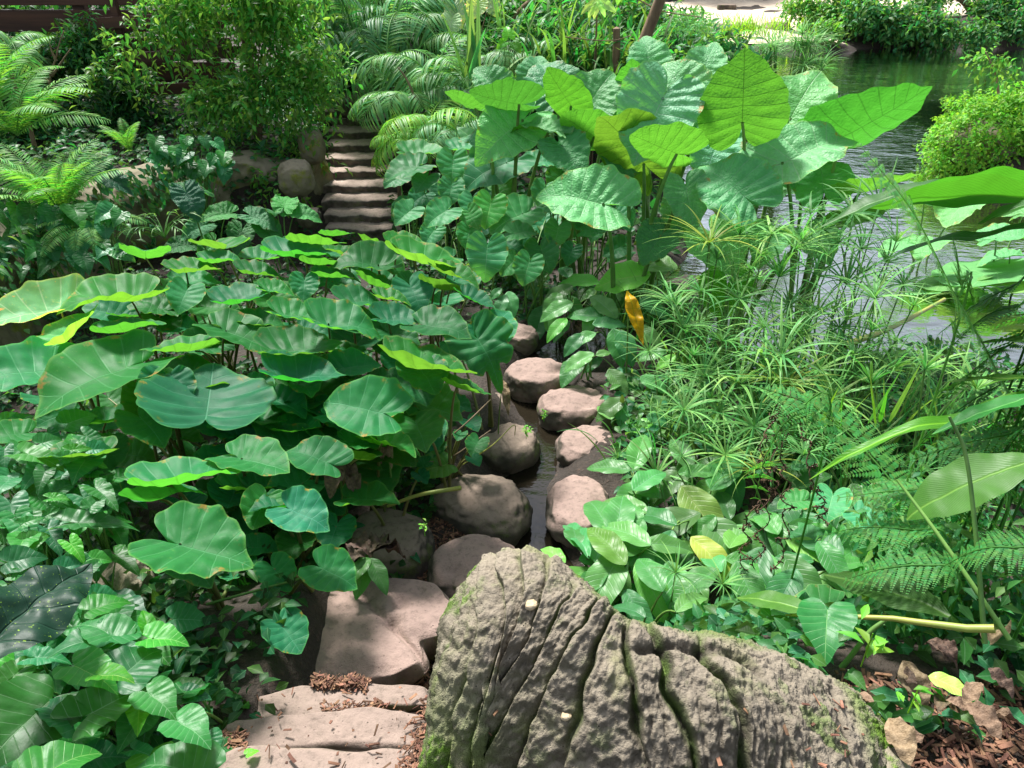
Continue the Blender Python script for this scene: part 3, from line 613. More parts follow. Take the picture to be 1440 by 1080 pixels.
SHAPE['darkleaf'] = [lance('dark_blade', M['darkleaf'], .27, .25, .25, .05, 41, peak=.38, ns=50, nc=16, crink=.05)]
SHAPE['yellow'] = [lance('yellow_blade', M['yellowleaf'], .15, .3, .5, .06, 43, peak=.5, ns=40, crink=.07, twist=1.2)]
SHAPE['dry'] = [lance('dry_blade', M['dry'], .16 + .05 * s, .5, .9, .07, 50 + s, peak=.5, crink=.10, twist=.8 * (s - 1)) for s in range(4)]
SHAPE['withered'] = [lance('withered_blade', M['drydark'], .2, .8, .9, .09, 60 + s, peak=.5, crink=.12, twist=.8) for s in range(3)]
# ---------------------------------------------------------------- placing one leaf by pixel, distance and tilt
def leaf_frame(J, az, e, roll):
    c = CAM - J; c = c / np.linalg.norm(c)
    Rr = np.cross(UP, c); Rr /= np.linalg.norm(Rr); U_ = np.cross(c, Rr)
    e_, r_, a_ = math.radians(e), math.radians(roll), math.radians(az)
    if e < 0: a_ = -a_
    R2 = Rr * math.cos(r_) + U_ * math.sin(r_); U2 = -Rr * math.sin(r_) + U_ * math.cos(r_)
    n = c * math.sin(e_) + U2 * math.cos(e_); Bv = np.cross(n, R2)
    d = R2 * math.cos(a_) + Bv * math.sin(a_); side = np.cross(d, n)
    return side, d, n
def hero(J, L, az, e, roll=0., w=1.0):
    s, d, n = leaf_frame(J, az, e, roll); L = L * mpp(J)
    Mx = np.eye(4); Mx[:3, 0] = s * L * w; Mx[:3, 1] = d * L; Mx[:3, 2] = n * L; Mx[:3, 3] = J
    return Mx
def az_from(jx, jy, tx, ty, e):
    dx, dy = tx - jx, -(ty - jy); b = dy / max(.25, abs(math.sin(math.radians(e))))
    return math.degrees(math.atan2(b, dx)), math.hypot(dx, b)
def petiole(P, J, rad, base=None, mid=.4):
    base = P if base is None else base
    p1 = np.array([base[0] * (1 - mid) + J[0] * mid, base[1] * (1 - mid) + J[1] * mid, base[2] + (J[2] - base[2]) * .8])
    pts = bez(base, p1, J, 9); t = np.linspace(0, 1, 9)
    acc = Acc(); tube(acc, pts, rad * (1.35 - .75 * t), 7, cap=False)
    return acc
LEAFN = [0]
def build_plant(name, label, cat, leaves, group, rad=.007, smat='stem', spread=.06, base=None, zb=None, part='leaf'):
    """leaves: list of dict(M, kind, col, J, stem)"""
    J = np.array([l['J'] for l in leaves])
    if base is None:
        b = J[:, :2].mean(0) + (0, .02)
    else: b = np.array(base)
    z0 = gz(b[0], b[1]) - .01 if zb is None else zb
    root = thing(name, label, cat, (b[0], b[1], z0), group); o3 = np.array([b[0], b[1], z0])
    for l in leaves:
        me = random.choice(SHAPE[l['kind']]) if l.get('var') is None else SHAPE[l['kind']][l['var'] % len(SHAPE[l['kind']])]
        Mx = l['M'].copy(); Mx[:3, 3] -= o3
        o = link(part, me, parent=root, M=Mx)
        if l.get('col'): o.color = (*l['col'], 1)
        if l.get('label'): o['label'] = l['label']
        if l.get('stem', True):
            n = Mx[:3, 2] / np.linalg.norm(Mx[:3, 2])
            a = random.uniform(0, 2 * PI); bs = np.array([math.cos(a) * spread * random.random(), math.sin(a) * spread * random.random(), 0])
            Jl = Mx[:3, 3] - n * .002
            rr = l.get('rad', rad)
            acc = petiole(None, Jl, rr, base=bs, mid=random.uniform(.25, .5))
            link('stem', acc.mesh('stem', M[l.get('smat', smat)]), parent=root)
    return root
def assign(leaves, centers, name, cat, group, **kw):
    """leaves (with 'px') go to the nearest plant centre in the photo; returns roots"""
    bins = [[] for _ in centers]
    for l in leaves:
        d = [math.hypot(l['px'][0] - c[0], (l['px'][1] - c[1]) * 1.3) for c in centers]; bins[int(np.argmin(d))].append(l)
    out = []
    for b, c in zip(bins, centers):
        if b: out.append(build_plant(name, c[2], cat, b, group, **kw))
        else: print('EMPTY plant', c)
    return out
def L1(jx, jy, L, az, e, roll=0, kind=None, z=None, y=None, w=1.0, col=None, var=None, **k):
    J = at(jx, jy, z=z, y=y)
    return dict(px=(jx, jy), J=J, M=hero(J, L, az, e, roll, w), kind=kind, col=col, var=var, **k)
def L2(jx, jy, tx, ty, e, kind, z=None, y=None, w=1.0, roll=0, col=None, **k):
    J = at(jx, jy, z=z, y=y); az, L = az_from(jx, jy, tx, ty, e)
    return dict(px=(jx, jy), J=J, M=hero(J, L, az, e, roll, w), kind=kind, col=col, **k)
# ================================================================== LEFT TARO COLONY
T = []
def t(jx, jy, L, az, e, roll=0, kind=None, z=None, **k):
    if kind is None: kind = 'bowl' if e < 28 else 'flat'
    if kind == 'bowl': e = e + random.choice([-9, -5, 0, 5, 7]); roll = roll + random.uniform(-8, 8) - (jx - 330) / 20; L = L * 1.08
    if z is None: z = (.92 if jy < 470 else .92 - .0011 * (jy - 470)) + random.uniform(-.03, .03)
    T.append(L1(jx, jy, L * 1.05, az, e, roll, kind, z, **k))
t(205, 362, 46, 90, -4); t(313, 350, 55, 120, 12); t(405, 360, 66, 0, 18); t(430, 345, 50, 0, 8); t(183, 420, 84, 190, 20, 8, col=(1.25, 1.2, 1))
t(262, 383, 50, 20, 12); t(262, 410, 40, 255, 50); t(326, 425, 54, 5, 10); t(275, 493, 62, 180, 0, 6); t(318, 465, 72, 340, 30, -14)
t(165, 468, 58, 0, 15); t(400, 495, 72, 5, 20); t(405, 530, 72, 0, 22, -5); t(290, 585, 112, 86, 30, w=1.15, kind='bowl', var=1); t(178, 518, 128, 205, 32, 14, w=.85)
t(68, 520, 98, 192, 35, 6, w=.9, col=(1.1, 1.1, .9)); t(84, 432, 88, 198, 25, 6, w=.7, col=(7, 2.3, 3.0), label='pale yellow withering leaf'); t(90, 478, 66, 28, 8, 18, col=(4, 2.2, 2.0))
t(235, 540, 58, 268, 60); t(200, 590, 55, 300, 50); t(378, 408, 32, 0, 20); t(428, 396, 32, 268, 55); t(400, 443, 48, 0, 20); t(462, 455, 70, 0, 18, -6)
t(492, 425, 46, 20, 25); t(545, 450, 46, 10, 25); t(465, 332, 30, 0, 10); t(520, 344, 34, 10, 8, -6); t(532, 372, 58, 185, 22); t(582, 366, 76, 355, 12, -8, var=2)
t(522, 398, 46, 0, 8, -8); t(460, 390, 44, 0, 15); t(612, 405, 48, 0, 5, -6); t(628, 385, 46, 345, 20); t(578, 405, 44, 290, 55); t(540, 420, 36, 0, 20)
t(575, 512, 86, 356, 15, -12, var=0); t(592, 520, 56, 290, 38); t(602, 458, 64, 335, 30); t(658, 418, 38, 340, 20, -10)
t(672, 478, 66, 300, 58, 0, kind='torn', z=.80, label='large leaf torn into hanging strips'); t(690, 470, 52, 60, 50, 0, kind='flat', z=.8); t(532, 580, 82, 152, 50, 10, z=.82)
t(495, 503, 36, 270, 50, z=.75); t(535, 540, 50, 340, 30, z=.72); t(642, 545, 44, 0, 14); t(535, 632, 58, 325, 38, z=.55); t(562, 585, 42, 300, 40, z=.6)
t(458, 650, 62, 152, 42, z=.78); t(340, 645, 74, 328, 32, z=.85); t(235, 682, 92, 6, 18, -4, z=.90); t(215, 702, 66, 10, 6, z=.8)
t(253, 765, 104, 330, 46, 0, z=.92, w=1.0, var=4); t(262, 782, 62, 300, 52, z=.7); t(412, 718, 58, 325, 55, z=.75, col=(1.2, 1.1, 1.3)); t(372, 705, 46, 250, 60, z=.62)
t(455, 800, 54, 325, 62, z=.55); t(398, 882, 48, 300, 62, z=.5); t(505, 702, 58, 345, 28, z=.5); t(385, 800, 42, 300, 60, z=.5); t(522, 650, 62, 290, 52, z=.42)
t(130, 640, 60, 180, 10, z=.8); t(152, 628, 42, 268, 60, z=.68); t(210, 560, 56, 280, 60, z=.72); t(30, 610, 46, 200, 35, z=.8)
t(352, 385, 44, 10, 15); t(300, 368, 40, 0, 14); t(490, 360, 34, 170, 18); t(560, 345, 38, 10, 14, z=.9); t(440, 372, 42, 15, 12); t(355, 455, 44, 0, 16, z=.85); t(140, 510, 46, 200, 30, z=.75)
# small low leaves near the stream
for (a, b, L) in ((612, 628, 26), (672, 622, 26), (696, 945 - 0, 0), (660, 592, 24), (640, 568, 26), (682, 940, 0), (590, 668, 20), (665, 645, 18), (540, 600, 22), (620, 600, 18), (700, 540, 0), (575, 640, 20), (648, 610, 16), (600, 650, 16)):
    if L: t(a, b, L, random.choice([300, 330, 200, 250]), random.uniform(35, 60), z=.38)
# second canopy layer
for _ in range(75):
    a, b = random.uniform(120, 680), random.uniform(345, 720)
    if a > 640 - max(0, b - 520) * .8 or b < 345 + abs(a - 430) * .12 or (a < 230 and b > 640): continue
    t(a, b, random.uniform(38, 56), random.choice([0, 10, 340, 180, 200, 300, 270, 330]) + random.uniform(-15, 15), random.uniform(12, 45), z=random.uniform(.62, .84) - max(0, b - 520) * .0010)
for _ in range(34):
    a, b = random.uniform(290, 610), random.uniform(545, 720)
    if a > 625 - (b - 545) * .75: continue
    t(a, b, random.uniform(44, 62), random.choice([0, 330, 200, 300, 270]) + random.uniform(-15, 15), random.uniform(20, 48), z=random.uniform(.58, .76) - (b - 545) * .0012)
# understorey
for (a, b) in [(235, 420), (150, 560), (290, 520), (350, 560), (370, 480), (440, 480), (480, 470), (430, 570), (500, 480), (560, 545), (620, 500), (280, 640), (330, 610), (400, 640), (460, 590), (590, 600), (100, 580), (180, 640), (320, 730), (290, 700), (420, 760), (360, 770), (440, 700), (480, 740), (300, 440), (540, 480), (380, 580), (250, 610), (60, 560), (500, 560), (640, 480), (330, 800)]:
    t(a + random.uniform(-8, 8), b, random.uniform(38, 54), random.uniform(200, 350), random.uniform(20, 60), z=random.uniform(.38, .58) - (0.08 if b > 600 else 0))
GT = 'taro plants of the colony left of the stepping stones'
TC = [(70, 500, 'taro with a bleached yellow withering leaf, nearest the rock face at the left edge'), (165, 400, 'taro with one big pale-lit leaf pointing left, in front of the feathery fern'),
      (205, 550, 'taro with a long dark glossy leaf pointing down to the lower left'), (240, 372, 'taro at the back left of the colony, below the dark arrowhead plant'),
      (310, 430, 'taro in the middle of the left colony with a notched upward-facing leaf'), (290, 585, 'taro carrying the wide round bowl leaf that opens to the viewer'),
      (345, 350, 'taro at the back of the colony nearest the mossy rock face'), (410, 365, 'taro at the back of the colony just left of the stair foot'), (470, 345, 'small-leaved taro right against the bottom steps of the stair'),
      (400, 515, 'taro with two broad leaves stacked one above the other over bare stems'), (430, 420, 'taro with a small two-lobed pale leaf in the centre of the colony'), (475, 455, 'taro with broad dark leaves right of the colony centre'),
      (540, 375, 'taro with a bluish leaf right of the stair foot'), (590, 370, 'taro whose long ribbed leaf is the topmost at the right end of the colony'), (545, 430, 'taro with close overlapping leaves behind the long horizontal leaf'),
      (580, 515, 'taro with a long horizontal dark leaf edged in lime above the stream'), (610, 450, 'taro leaning toward the stream behind the torn leaf'), (675, 475, 'taro with the torn leaf drooping over the stepping stones'),
      (530, 580, 'taro with a folded pale green leaf and a withered brown tip above the stream'), (640, 600, 'low young taro with small oval leaves beside the sunlit flaked stone'), (450, 640, 'taro with mid-height leaves behind the withered foliage'),
      (335, 640, 'taro with a speckled leaf left of the colony foot'), (225, 690, 'taro with a wide shallow leaf lying level above the big front leaf'), (250, 775, 'taro with the biggest front leaf speckled white and pointing to the steps'),
      (405, 715, 'taro with a crumpled bluish leaf above the front stones'), (455, 800, 'taro with a yellow-rimmed leaf hanging over the two-lobed stone'), (395, 880, 'young taro with a wavy leaf at the left edge of the two-lobed stone'),
      (520, 690, 'taro spreading above the dark boulder with withered leaves'), (110, 610, 'taro with shaded leaves behind the arrow-leaved plants at the left')]
assign(T, TC, 'taro_plant', 'taro', GT, rad=.0065, smat='stempurple', spread=.10)
# ================================================================== MIDDLE TARO COLONY
T2 = []
def m(jx, jy, L, az, e, roll=0, kind=None, **k):
    if kind is None: kind = 'mbowl' if e < 30 else 'mflat'
    z = .98 - max(0, jy - 225) * .0026 + random.uniform(-.03, .03)
    if 'z' in k: z = k.pop('z')
    T2.append(L1(jx, jy, L * 1.04, az, e, roll, kind, z, **k))
m(637, 225, 36, 268, 60); m(712, 228, 72, 205, 42, 8); m(722, 208, 48, 90, 28); m(645, 210, 38, 0, 20, col=(.8, .9, .9)); m(580, 216, 44, 0, 20, col=(.7, .85, .8)); m(585, 235, 48, 200, 30, 8)
m(577, 296, 32, 230, 48); m(627, 297, 38, 222, 48); m(635, 262, 30, 262, 62); m(665, 282, 32, 270, 50, col=(.7, .8, .8)); m(690, 287, 38, 258, 60, col=(1.2, 1.2, .8)); m(735, 300, 54, 215, 42)
m(765, 265, 27, 250, 60); m(795, 291, 32, 185, 38); m(750, 228, 34, 0, 30); m(802, 216, 42, 185, 32, 8); m(855, 243, 28, 20, 50); m(785, 322, 30, 258, 60); m(825, 324, 30, 10, 42)
m(725, 328, 32, 10, 40, z=.72); m(685, 350, 46, 266, 74, z=.70); m(744, 370, 34, 255, 68, z=.6); m(762, 352, 36, 290, 62, z=.62); m(722, 368, 28, 230, 60, z=.55); m(600, 250, 30, 240, 45); m(650, 245, 30, 260, 50, z=.8)
m(700, 255, 32, 300, 50, z=.8); m(610, 325, 28, 240, 55, z=.7); m(660, 325, 28, 260, 60, z=.65); m(790, 245, 32, 240, 55, z=.85); m(830, 270, 28, 280, 55); m(770, 228, 28, 60, 40); m(660, 300, 26, 300, 60); m(710, 300, 28, 250, 60, z=.7)
m(820, 300, 26, 240, 60); m(595, 275, 28, 225, 50, z=.75); m(562, 250, 28, 220, 40, z=.85); m(870, 300, 32, 300, 50); m(880, 262, 32, 260, 60); m(735, 345, 26, 200, 55, z=.55); m(805, 352, 24, 250, 60, z=.55)
for _ in range(26):
    a, b = random.uniform(560, 880), random.uniform(240, 370)
    m(a, b, random.uniform(22, 34), random.uniform(190, 330), random.uniform(35, 65), z=random.uniform(.35, .6), col=(.8, .9, .9))
TM = [(635, 222, 'taro with a two-lobed round leaf just right of the stair, below the palms'), (712, 222, 'taro with a broad pale tilted leaf below the sharp white-green leaf'), (575, 225, 'dark-leaved taro overhanging the middle steps of the stair'),
      (580, 290, 'taro with small leaves leaning onto the lower steps of the stair'), (630, 290, 'taro with soft grey-green leaves right of the stair foot'), (690, 290, 'taro with a lime folded leaf in the middle of the small-leaved colony'),
      (740, 300, 'taro with a wide star-ribbed leaf under the giant textured leaf'), (780, 235, 'taro with pale leaves crowding the foot of the giant plants'), (800, 300, 'taro with heart leaves right under the huge quilted leaf'),
      (690, 352, 'taro with one long heart leaf hanging straight above the topmost stepping stone'), (750, 362, 'taro with a deeply notched low leaf left of the yellow-green leaves'), (860, 270, 'taro hidden between the stalks of the giant plants'), (610, 340, 'taro low in the shade behind the left colony')]
assign(T2, TM, 'taro_plant', 'taro', 'taro plants of the paler colony below the giant leaves', rad=.0055, smat='stem', spread=.10)
# ================================================================== GIANT ELEPHANT EARS
A = []
def a_(jx, jy, L, az, e, y=5.0, roll=0, kind='alo', **k): A.append(L1(jx, jy, L * 1.02, az, e, roll, kind, y=y, **k))
LM = (1.0, 1.0, .6)
a_(1044, 172, 92, 88, -66, 4.7, kind='alocup', w=1.08, var=0); a_(1112, 166, 88, 63, 58, 5.1, col=(1.15, 1.1, 1.1)); a_(1184, 192, 118, 27, -36, 4.8, kind='alocup', var=1, w=.78, col=(.7, .85, .9)); a_(1100, 228, 114, 30, 42, 4.6, 0, w=.8, col=(1.5, 1.15, 1.3))
a_(952, 216, 72, 152, -38, 4.5, kind='alocup', var=2); a_(932, 138, 94, 245, 66, 4.9, col=(1.4, 1.1, 1.5)); a_(963, 132, 66, 118, 58, 5.5, col=(1.4, 1.1, 1.5)); a_(1046, 276, 92, 132, 55, 4.4, w=.9, col=(.85, .95, .95)); a_(1158, 266, 64, 95, 50, 4.7, col=(.6, .8, .7))
a_(1000, 150, 66, 235, 60, 5.1); a_(890, 130, 44, 92, -58, 5.6, kind='alocup'); a_(905, 228, 104, 122, -55, 4.9, w=.85, col=(1.0, .75, .7), label='leaf mottled with olive yellow'); a_(836, 192, 56, 145, -48, 5.1, kind='alocup')
a_(803, 148, 62, 122, -52, 5.3, w=.75, kind='alocup', col=(1.2, 1.2, 1)); a_(828, 147, 66, 58, 60, 5.5, col=(1.2, 1.1, 1)); a_(730, 146, 70, 172, -28, 5.2, kind='alocup', col=(.6, .75, .9)); a_(780, 132, 68, 108, 50, 5.9, col=(.85, .95, 1.3))
a_(735, 168, 86, 222, 56, 5.3, w=.9, col=(1.15, 1.15, 1)); a_(668, 152, 54, 138, -22, 5.6, kind='alocup', w=.6, col=(.7, .8, .9)); a_(772, 184, 68, 150, 18, 5.1, w=.6); a_(692, 205, 56, 150, 34, 5.4, w=.6, col=(1, 1.05, 1.5))
a_(848, 286, 100, 160, 50, 4.5, w=.85, col=(1.2, 1.15, 1.1), var=1); a_(1003, 332, 66, 300, 60, 4.5, col=(1.2, 1.1, 1)); a_(958, 290, 44, 262, 62, 4.8, col=(1.3, 1.2, 1.2)); a_(1022, 405, 62, 262, -55, 4.2, kind='alocup', col=(1.25, 1.15, .9), w=1.0)
a_(1085, 215, 60, 300, 55, 4.9, col=(.6, .75, .7)); a_(860, 160, 60, 70, 40, 5.7, col=(.85, .95, 1.3)); a_(1190, 315, 60, 20, -30, 4.6, kind='alocup', w=.7); a_(1210, 270, 74, 10, -14, 4.4, kind='alocup', w=.6)
a_(1068, 250, 50, 250, 55, 4.9, col=(.6, .75, .7)); a_(790, 205, 56, 300, 48, 5.0, col=(.6, .75, .7)); a_(875, 205, 55, 280, 50, 5.1, col=(.7, .8, .7)); a_(1085, 330, 50, 250, 50, 4.6); a_(1140, 330, 52, 300, 45, 4.5)
a_(930, 330, 50, 240, 55, 4.6, col=(.7, .8, .8)); a_(1128, 250, 60, 200, 40, 5.0, col=(.8, .9, .8))
for (a, b, L, az, e, y) in ((915, 100, 60, 100, 62, 5.9), (985, 110, 62, 70, 60, 5.7), (880, 175, 62, 200, 55, 5.4), (1010, 200, 66, 250, 62, 4.9), (700, 125, 52, 130, 55, 6.0), (750, 115, 50, 80, 55, 6.2), (965, 265, 60, 280, 60, 4.6)): a_(a, b, L, az, e, y, col=random.choice([(1.2, 1.05, 1.6), (.8, .9, 1.0), (1.1, 1.05, 1.2)]), w=.85)
GA = 'giant elephant ears at the edge of the pond'
TG = [(1110, 150, 'giant elephant ear with a backlit lime round leaf standing highest above the pond'), (1180, 240, 'giant elephant ear reaching right over the pond with a long dark lime leaf'), (940, 150, 'giant elephant ear with quilted pale leaves left of the tall backlit leaf'),
      (900, 230, 'giant elephant ear with an olive mottled leaf in the middle of the group'), (1045, 300, 'giant elephant ear with a smooth teal leaf folded above the sedge'), (805, 140, 'giant elephant ear with upright lime and pale leaves in front of the palms'),
      (720, 165, 'giant elephant ear at the left end of the group beside the fresh palm fronds'), (850, 300, 'giant elephant ear with one huge quilted leaf lying toward the stones'), (1010, 390, 'elephant ear with two thin yellow-lime leaves behind the sedge')]
assign(A, TG, 'elephant_ear_plant', 'elephant ear', GA, rad=.015, smat='stem', spread=.12)
# ================================================================== generic plant makers
def cloud_mesh(name, blobs, n, leaf, mat, wr=.22, down=.35, per=8, tw=.22, shell=.55, seed=0, spread=.8, upright=0.):
    """leafy sprays filling ellipsoid blobs [(centre, (rx,ry,rz), weight)]"""
    rr = np.random.default_rng(seed); wts = np.array([b[2] for b in blobs], float); wts /= wts.sum()
    pick = rr.choice(len(blobs), n, p=wts); c = np.array([b[0] for b in blobs], float)[pick]; r = np.array([b[1] for b in blobs], float)[pick]
    d = rr.normal(size=(n, 3)); d /= np.linalg.norm(d, axis=1)[:, None]; rad = shell + (1 - shell) * rr.random(n) ** .6
    clump = .82 + .28 * vnoise(d * 2.6 + pick[:, None] * 3.1, seed)
    p0 = c + d * r * (rad * clump)[:, None]
    dr = d * spread + rr.normal(size=(n, 3)) * .45 + np.array([0, 0, -down + upright]); dr /= np.linalg.norm(dr, axis=1)[:, None]
    k = np.arange(per); L = leaf * rr.uniform(.7, 1.25, n); step = tw * 1.0
    tpos = (k[None] * L[:, None] * step * 2.2)
    P = p0[:, None] + dr[:, None] * tpos[..., None] + np.array([0, 0, -1.0]) * (tpos ** 2 / (L[:, None] * 9))[..., None]
    s = np.cross(dr, rr.normal(size=(n, 3))); s /= np.linalg.norm(s, axis=1)[:, None] + 1e-9
    sg = np.where(k % 2 == 0, 1., -1.)[None, :, None]
    D = dr[:, None] * .7 + s[:, None] * sg * .9 + rr.normal(size=(n, per, 3)) * .25 + np.array([0, 0, -.25])
    Nm = np.array([0, 0, 1.0]) + rr.normal(size=(n, per, 3)) * .45 + d[:, None] * .5
    V_, F3, F4, U_ = pleaves(P.reshape(-1, 3), D.reshape(-1, 3), Nm.reshape(-1, 3), np.repeat(L, per) * rr.uniform(.7, 1.15, n * per), np.repeat(L, per) * wr, .2, .1)
    return mk(name, V_, [F3, F4], U_, mat)
def blob(px, py, y, rpx, ar=1.0, dy=1.0, w=None):
    c = at(px, py, y=y); r = rpx * mpp(c); return (c, (r, r * dy, r * ar), (w or rpx ** 2))
def branch(parent, o3, pts, r0, r1, mat='bark', name='branch', sides=6):
    pts = np.array(pts, float); n = 10; t = np.linspace(0, 1, n); tk_ = np.linspace(0, 1, len(pts))
    P = np.stack([smooth_interp(np.clip(t, 1e-6, 1), tk_, pts[:, k]) if len(pts) > 2 else np.interp(t, tk_, pts[:, k]) for k in range(3)], -1)
    P += .012 * fbm(P * 6, 2, 5)[:, None]
    a = Acc(); tube(a, P - np.asarray(o3), r0 * (1 - t) + r1 * t, sides)
    return link(name, a.mesh(name, M[mat]), parent=parent)
def bush(name, label, cat, blobs, n, leaf, mat, group=None, trunk=True, part='crown', bark='bark', nb=3, **kw):
    c0 = np.average([b[0] for b in blobs], axis=0, weights=[b[2] for b in blobs]); z0 = gz(c0[0], c0[1]) - .02
    root = thing(name, label, cat, (c0[0], c0[1], z0), group); o3 = np.array([c0[0], c0[1], z0])
    me = cloud_mesh(part, [(b[0] - o3, b[1], b[2]) for b in blobs], n, leaf, M[mat], **kw)
    link(part, me, parent=root)
    if trunk:
        for k, b in enumerate(sorted(blobs, key=lambda q: -q[2])[:nb]):
            rr = max(.008, b[1][0] * .045)
            if k == 0 and b[0][2] - z0 < .1: continue
            branch(root, (0, 0, 0), [(0, 0, 0), (b[0] - o3) * [.3, .3, .55] + (.02, 0, 0), (b[0] - o3) * .9], rr, rr * .35, bark, 'trunk' if nb == 1 else 'branch')
    return root
def frond_mesh(name, mat, L, el0, bend, n, plen, pw, sweep=.5, droop=.25, t0=.12, bip=0, prof=None, side=0., path=None, down=.2, rr=.004):
    t = np.linspace(0, 1, 24)
    if path is None:
        ang = el0 - bend * t ** 1.2; yy = np.concatenate([[0], np.cumsum(np.cos(ang[1:]))]) * L / 23; zz = np.concatenate([[0], np.cumsum(np.sin(ang[1:]))]) * L / 23
        P = np.stack([side * t ** 2 * L, yy, zz], -1)
    else:
        pts = np.array(path, float); tk_ = np.linspace(0, 1, len(pts)); P = np.stack([smooth_interp(np.clip(t, 1e-6, 1), tk_, pts[:, k]) for k in range(3)], -1)
        L = np.sum(np.linalg.norm(np.diff(P, axis=0), axis=1))
    T_ = np.gradient(P, axis=0); T_ /= np.linalg.norm(T_, axis=1)[:, None]
    ts = t0 + (1 - t0) * np.linspace(0, 1, n) ** .95; B = np.stack([np.interp(ts, t, P[:, k]) for k in range(3)], -1); TT = np.stack([np.interp(ts, t, T_[:, k]) for k in range(3)], -1)
    S = np.cross(TT, [0, 0, 1.0]); S /= np.linalg.norm(S, axis=1)[:, None] + 1e-6; Nn_ = np.cross(S, TT)
    q = (ts - t0) / (1 - t0); pr = (np.sin(PI * np.clip(q * .85 + .12, 0, 1)) ** .7) if prof is None else prof(q)
    rng = np.random.default_rng(int(L * 1000) + n); acc = Acc()
    tube(acc, P, rr * (1.25 - t), 5)
    for sg in (1, -1):
        D = S * sg * math.cos(sweep) + TT * math.sin(sweep) + np.array([0, 0, -down]) + rng.normal(size=(n, 3)) * .05; D /= np.linalg.norm(D, axis=1)[:, None]
        Ls = plen * pr * rng.uniform(.88, 1.1, n)
        if not bip:
            acc.add(*pleaves(B, D, Nn_, Ls, pw * (.4 + .6 * pr), droop, .02))
        else:
            k = np.linspace(.08, .97, bip)[None]; PB = B[:, None] + D[:, None] * (Ls[:, None] * k)[..., None] - np.array([0, 0, 1.]) * (droop * Ls[:, None] * k ** 2)[..., None]
            W2 = np.cross(D, Nn_)[:, None]; pl_ = Ls[:, None] * .24 * (1 - k * .85)
            for s2 in (1, -1):
                D2 = np.broadcast_to(W2 * s2 + D[:, None] * .55, PB.shape)
                acc.add(*pleaves(PB.reshape(-1, 3), D2.reshape(-1, 3), np.broadcast_to(Nn_[:, None], PB.shape).reshape(-1, 3), pl_.ravel(), pl_.ravel() * .2 + pw * .3, .1, .02))
    return acc.mesh(name, mat)
def fern_plant(name, label, cat, crown, meshes, n, s, group=None, el=(0, .4), azr=(0, 2 * PI), part='frond', stem=True, jit=.2, hueful=None):
    x, y, z = crown; z0 = gz(x, y) - .02; z0 = min(z0, z - .02)
    root = thing(name, label, cat, (x, y, z0), group)
    if stem and z - z0 > .06: branch(root, (0, 0, 0), [(0, 0, 0), (0, 0, z - z0)], .02, .014, 'bark', 'stem')
    for k in range(n):
        az = azr[0] + (azr[1] - azr[0]) * (k + random.uniform(-jit, jit) * 2) / n
        o = link(part, random.choice(meshes), parent=root, loc=(0, 0, z - z0)); sc_ = s * random.uniform(.75, 1.15)
        o.rotation_euler = (random.uniform(*el), random.uniform(-.2, .2), az - PI / 2); o.scale = (sc_,) * 3
    return root
# ================================================================== BROAD-LEAF PATCH (right of the stones)
P1, P2 = [], []
def p(lst, jx, jy, tx, ty, e, z, **k):
    f = 1.42 if lst is P1 else 1.15; k['w'] = k.get('w', 1) * 1.12
    lst.append(L2(jx, jy, jx + (tx - jx) * f, jy + (ty - jy) * f, e, k.pop('kind', 'spath'), z=z, **k))
near = [(861, 757, 833, 698, 50), (866, 757, 874, 700, 55), (828, 782, 799, 728, 35), (880, 795, 838, 748, 60), (912, 722, 862, 702, 45), (915, 768, 862, 738, 50), (812, 770, 806, 735, 40), (872, 778, 840, 832, 45), (878, 828, 908, 874, 60), (898, 786, 926, 842, 60),
        (958, 684, 1002, 737, 55), (985, 722, 904, 752, 45), (993, 728, 1050, 792, 50), (1068, 715, 1086, 812, 60), (1185, 782, 1122, 742, 45), (972, 755, 1016, 790, 50), (1062, 868, 1014, 848, 45), (1040, 880, 1086, 852, 50), (932, 832, 904, 788, 60), (908, 868, 868, 848, 40),
        (1000, 690, 1030, 640, 50), (1120, 690, 1090, 745, 55), (1160, 700, 1196, 740, 45), (930, 700, 885, 680, 45), (945, 745, 925, 800, 60), (1010, 800, 960, 830, 45), (1035, 790, 1060, 840, 55), (1100, 780, 1140, 830, 55), (1120, 800, 1090, 860, 55), (880, 735, 905, 790, 50),
        (855, 800, 815, 830, 45), (840, 770, 872, 812, 50), (1050, 740, 1010, 765, 45), (1075, 770, 1050, 830, 55), (950, 860, 985, 830, 45), (1000, 850, 965, 872, 45), (1150, 760, 1180, 800, 50), (1130, 720, 1160, 770, 50), (940, 790, 960, 850, 55), (890, 690, 925, 660, 45)]
for k, (a, b, c, d, e) in enumerate(near):
    col = None
    if k == 3: col = (1.6, 1.5, .9)
    if k in (12, 13): col = (1.0, .75, .85)
    if k == 15: col = (3.2, 1.6, 1.1)
    if k == 10: col = (2.4, 1.3, 1.0)
    if k == 9: col = (1.8, 1.4, 1.3)
    p(P1, a, b, c, d, e, .50 + .0008 * (860 - b) * (-1) + random.uniform(-.04, .04), col=col, w=.9 if k != 2 else .5)
for _ in range(85):
    a, b = random.uniform(800, 1230), random.uniform(650, 880)
    if b > 780 + (a - 800) * .25 + 30 or (a < 875 and b < 760): continue
    ang = random.uniform(0, 2 * PI); l_ = random.uniform(38, 64)
    p(P1, a, b, a + l_ * math.cos(ang), b + l_ * math.sin(ang) * .8, random.uniform(35, 65), random.uniform(.28, .42), w=.9, col=random.choice([None, None, (.8, .9, .9), (1.3, 1.2, .9)]))
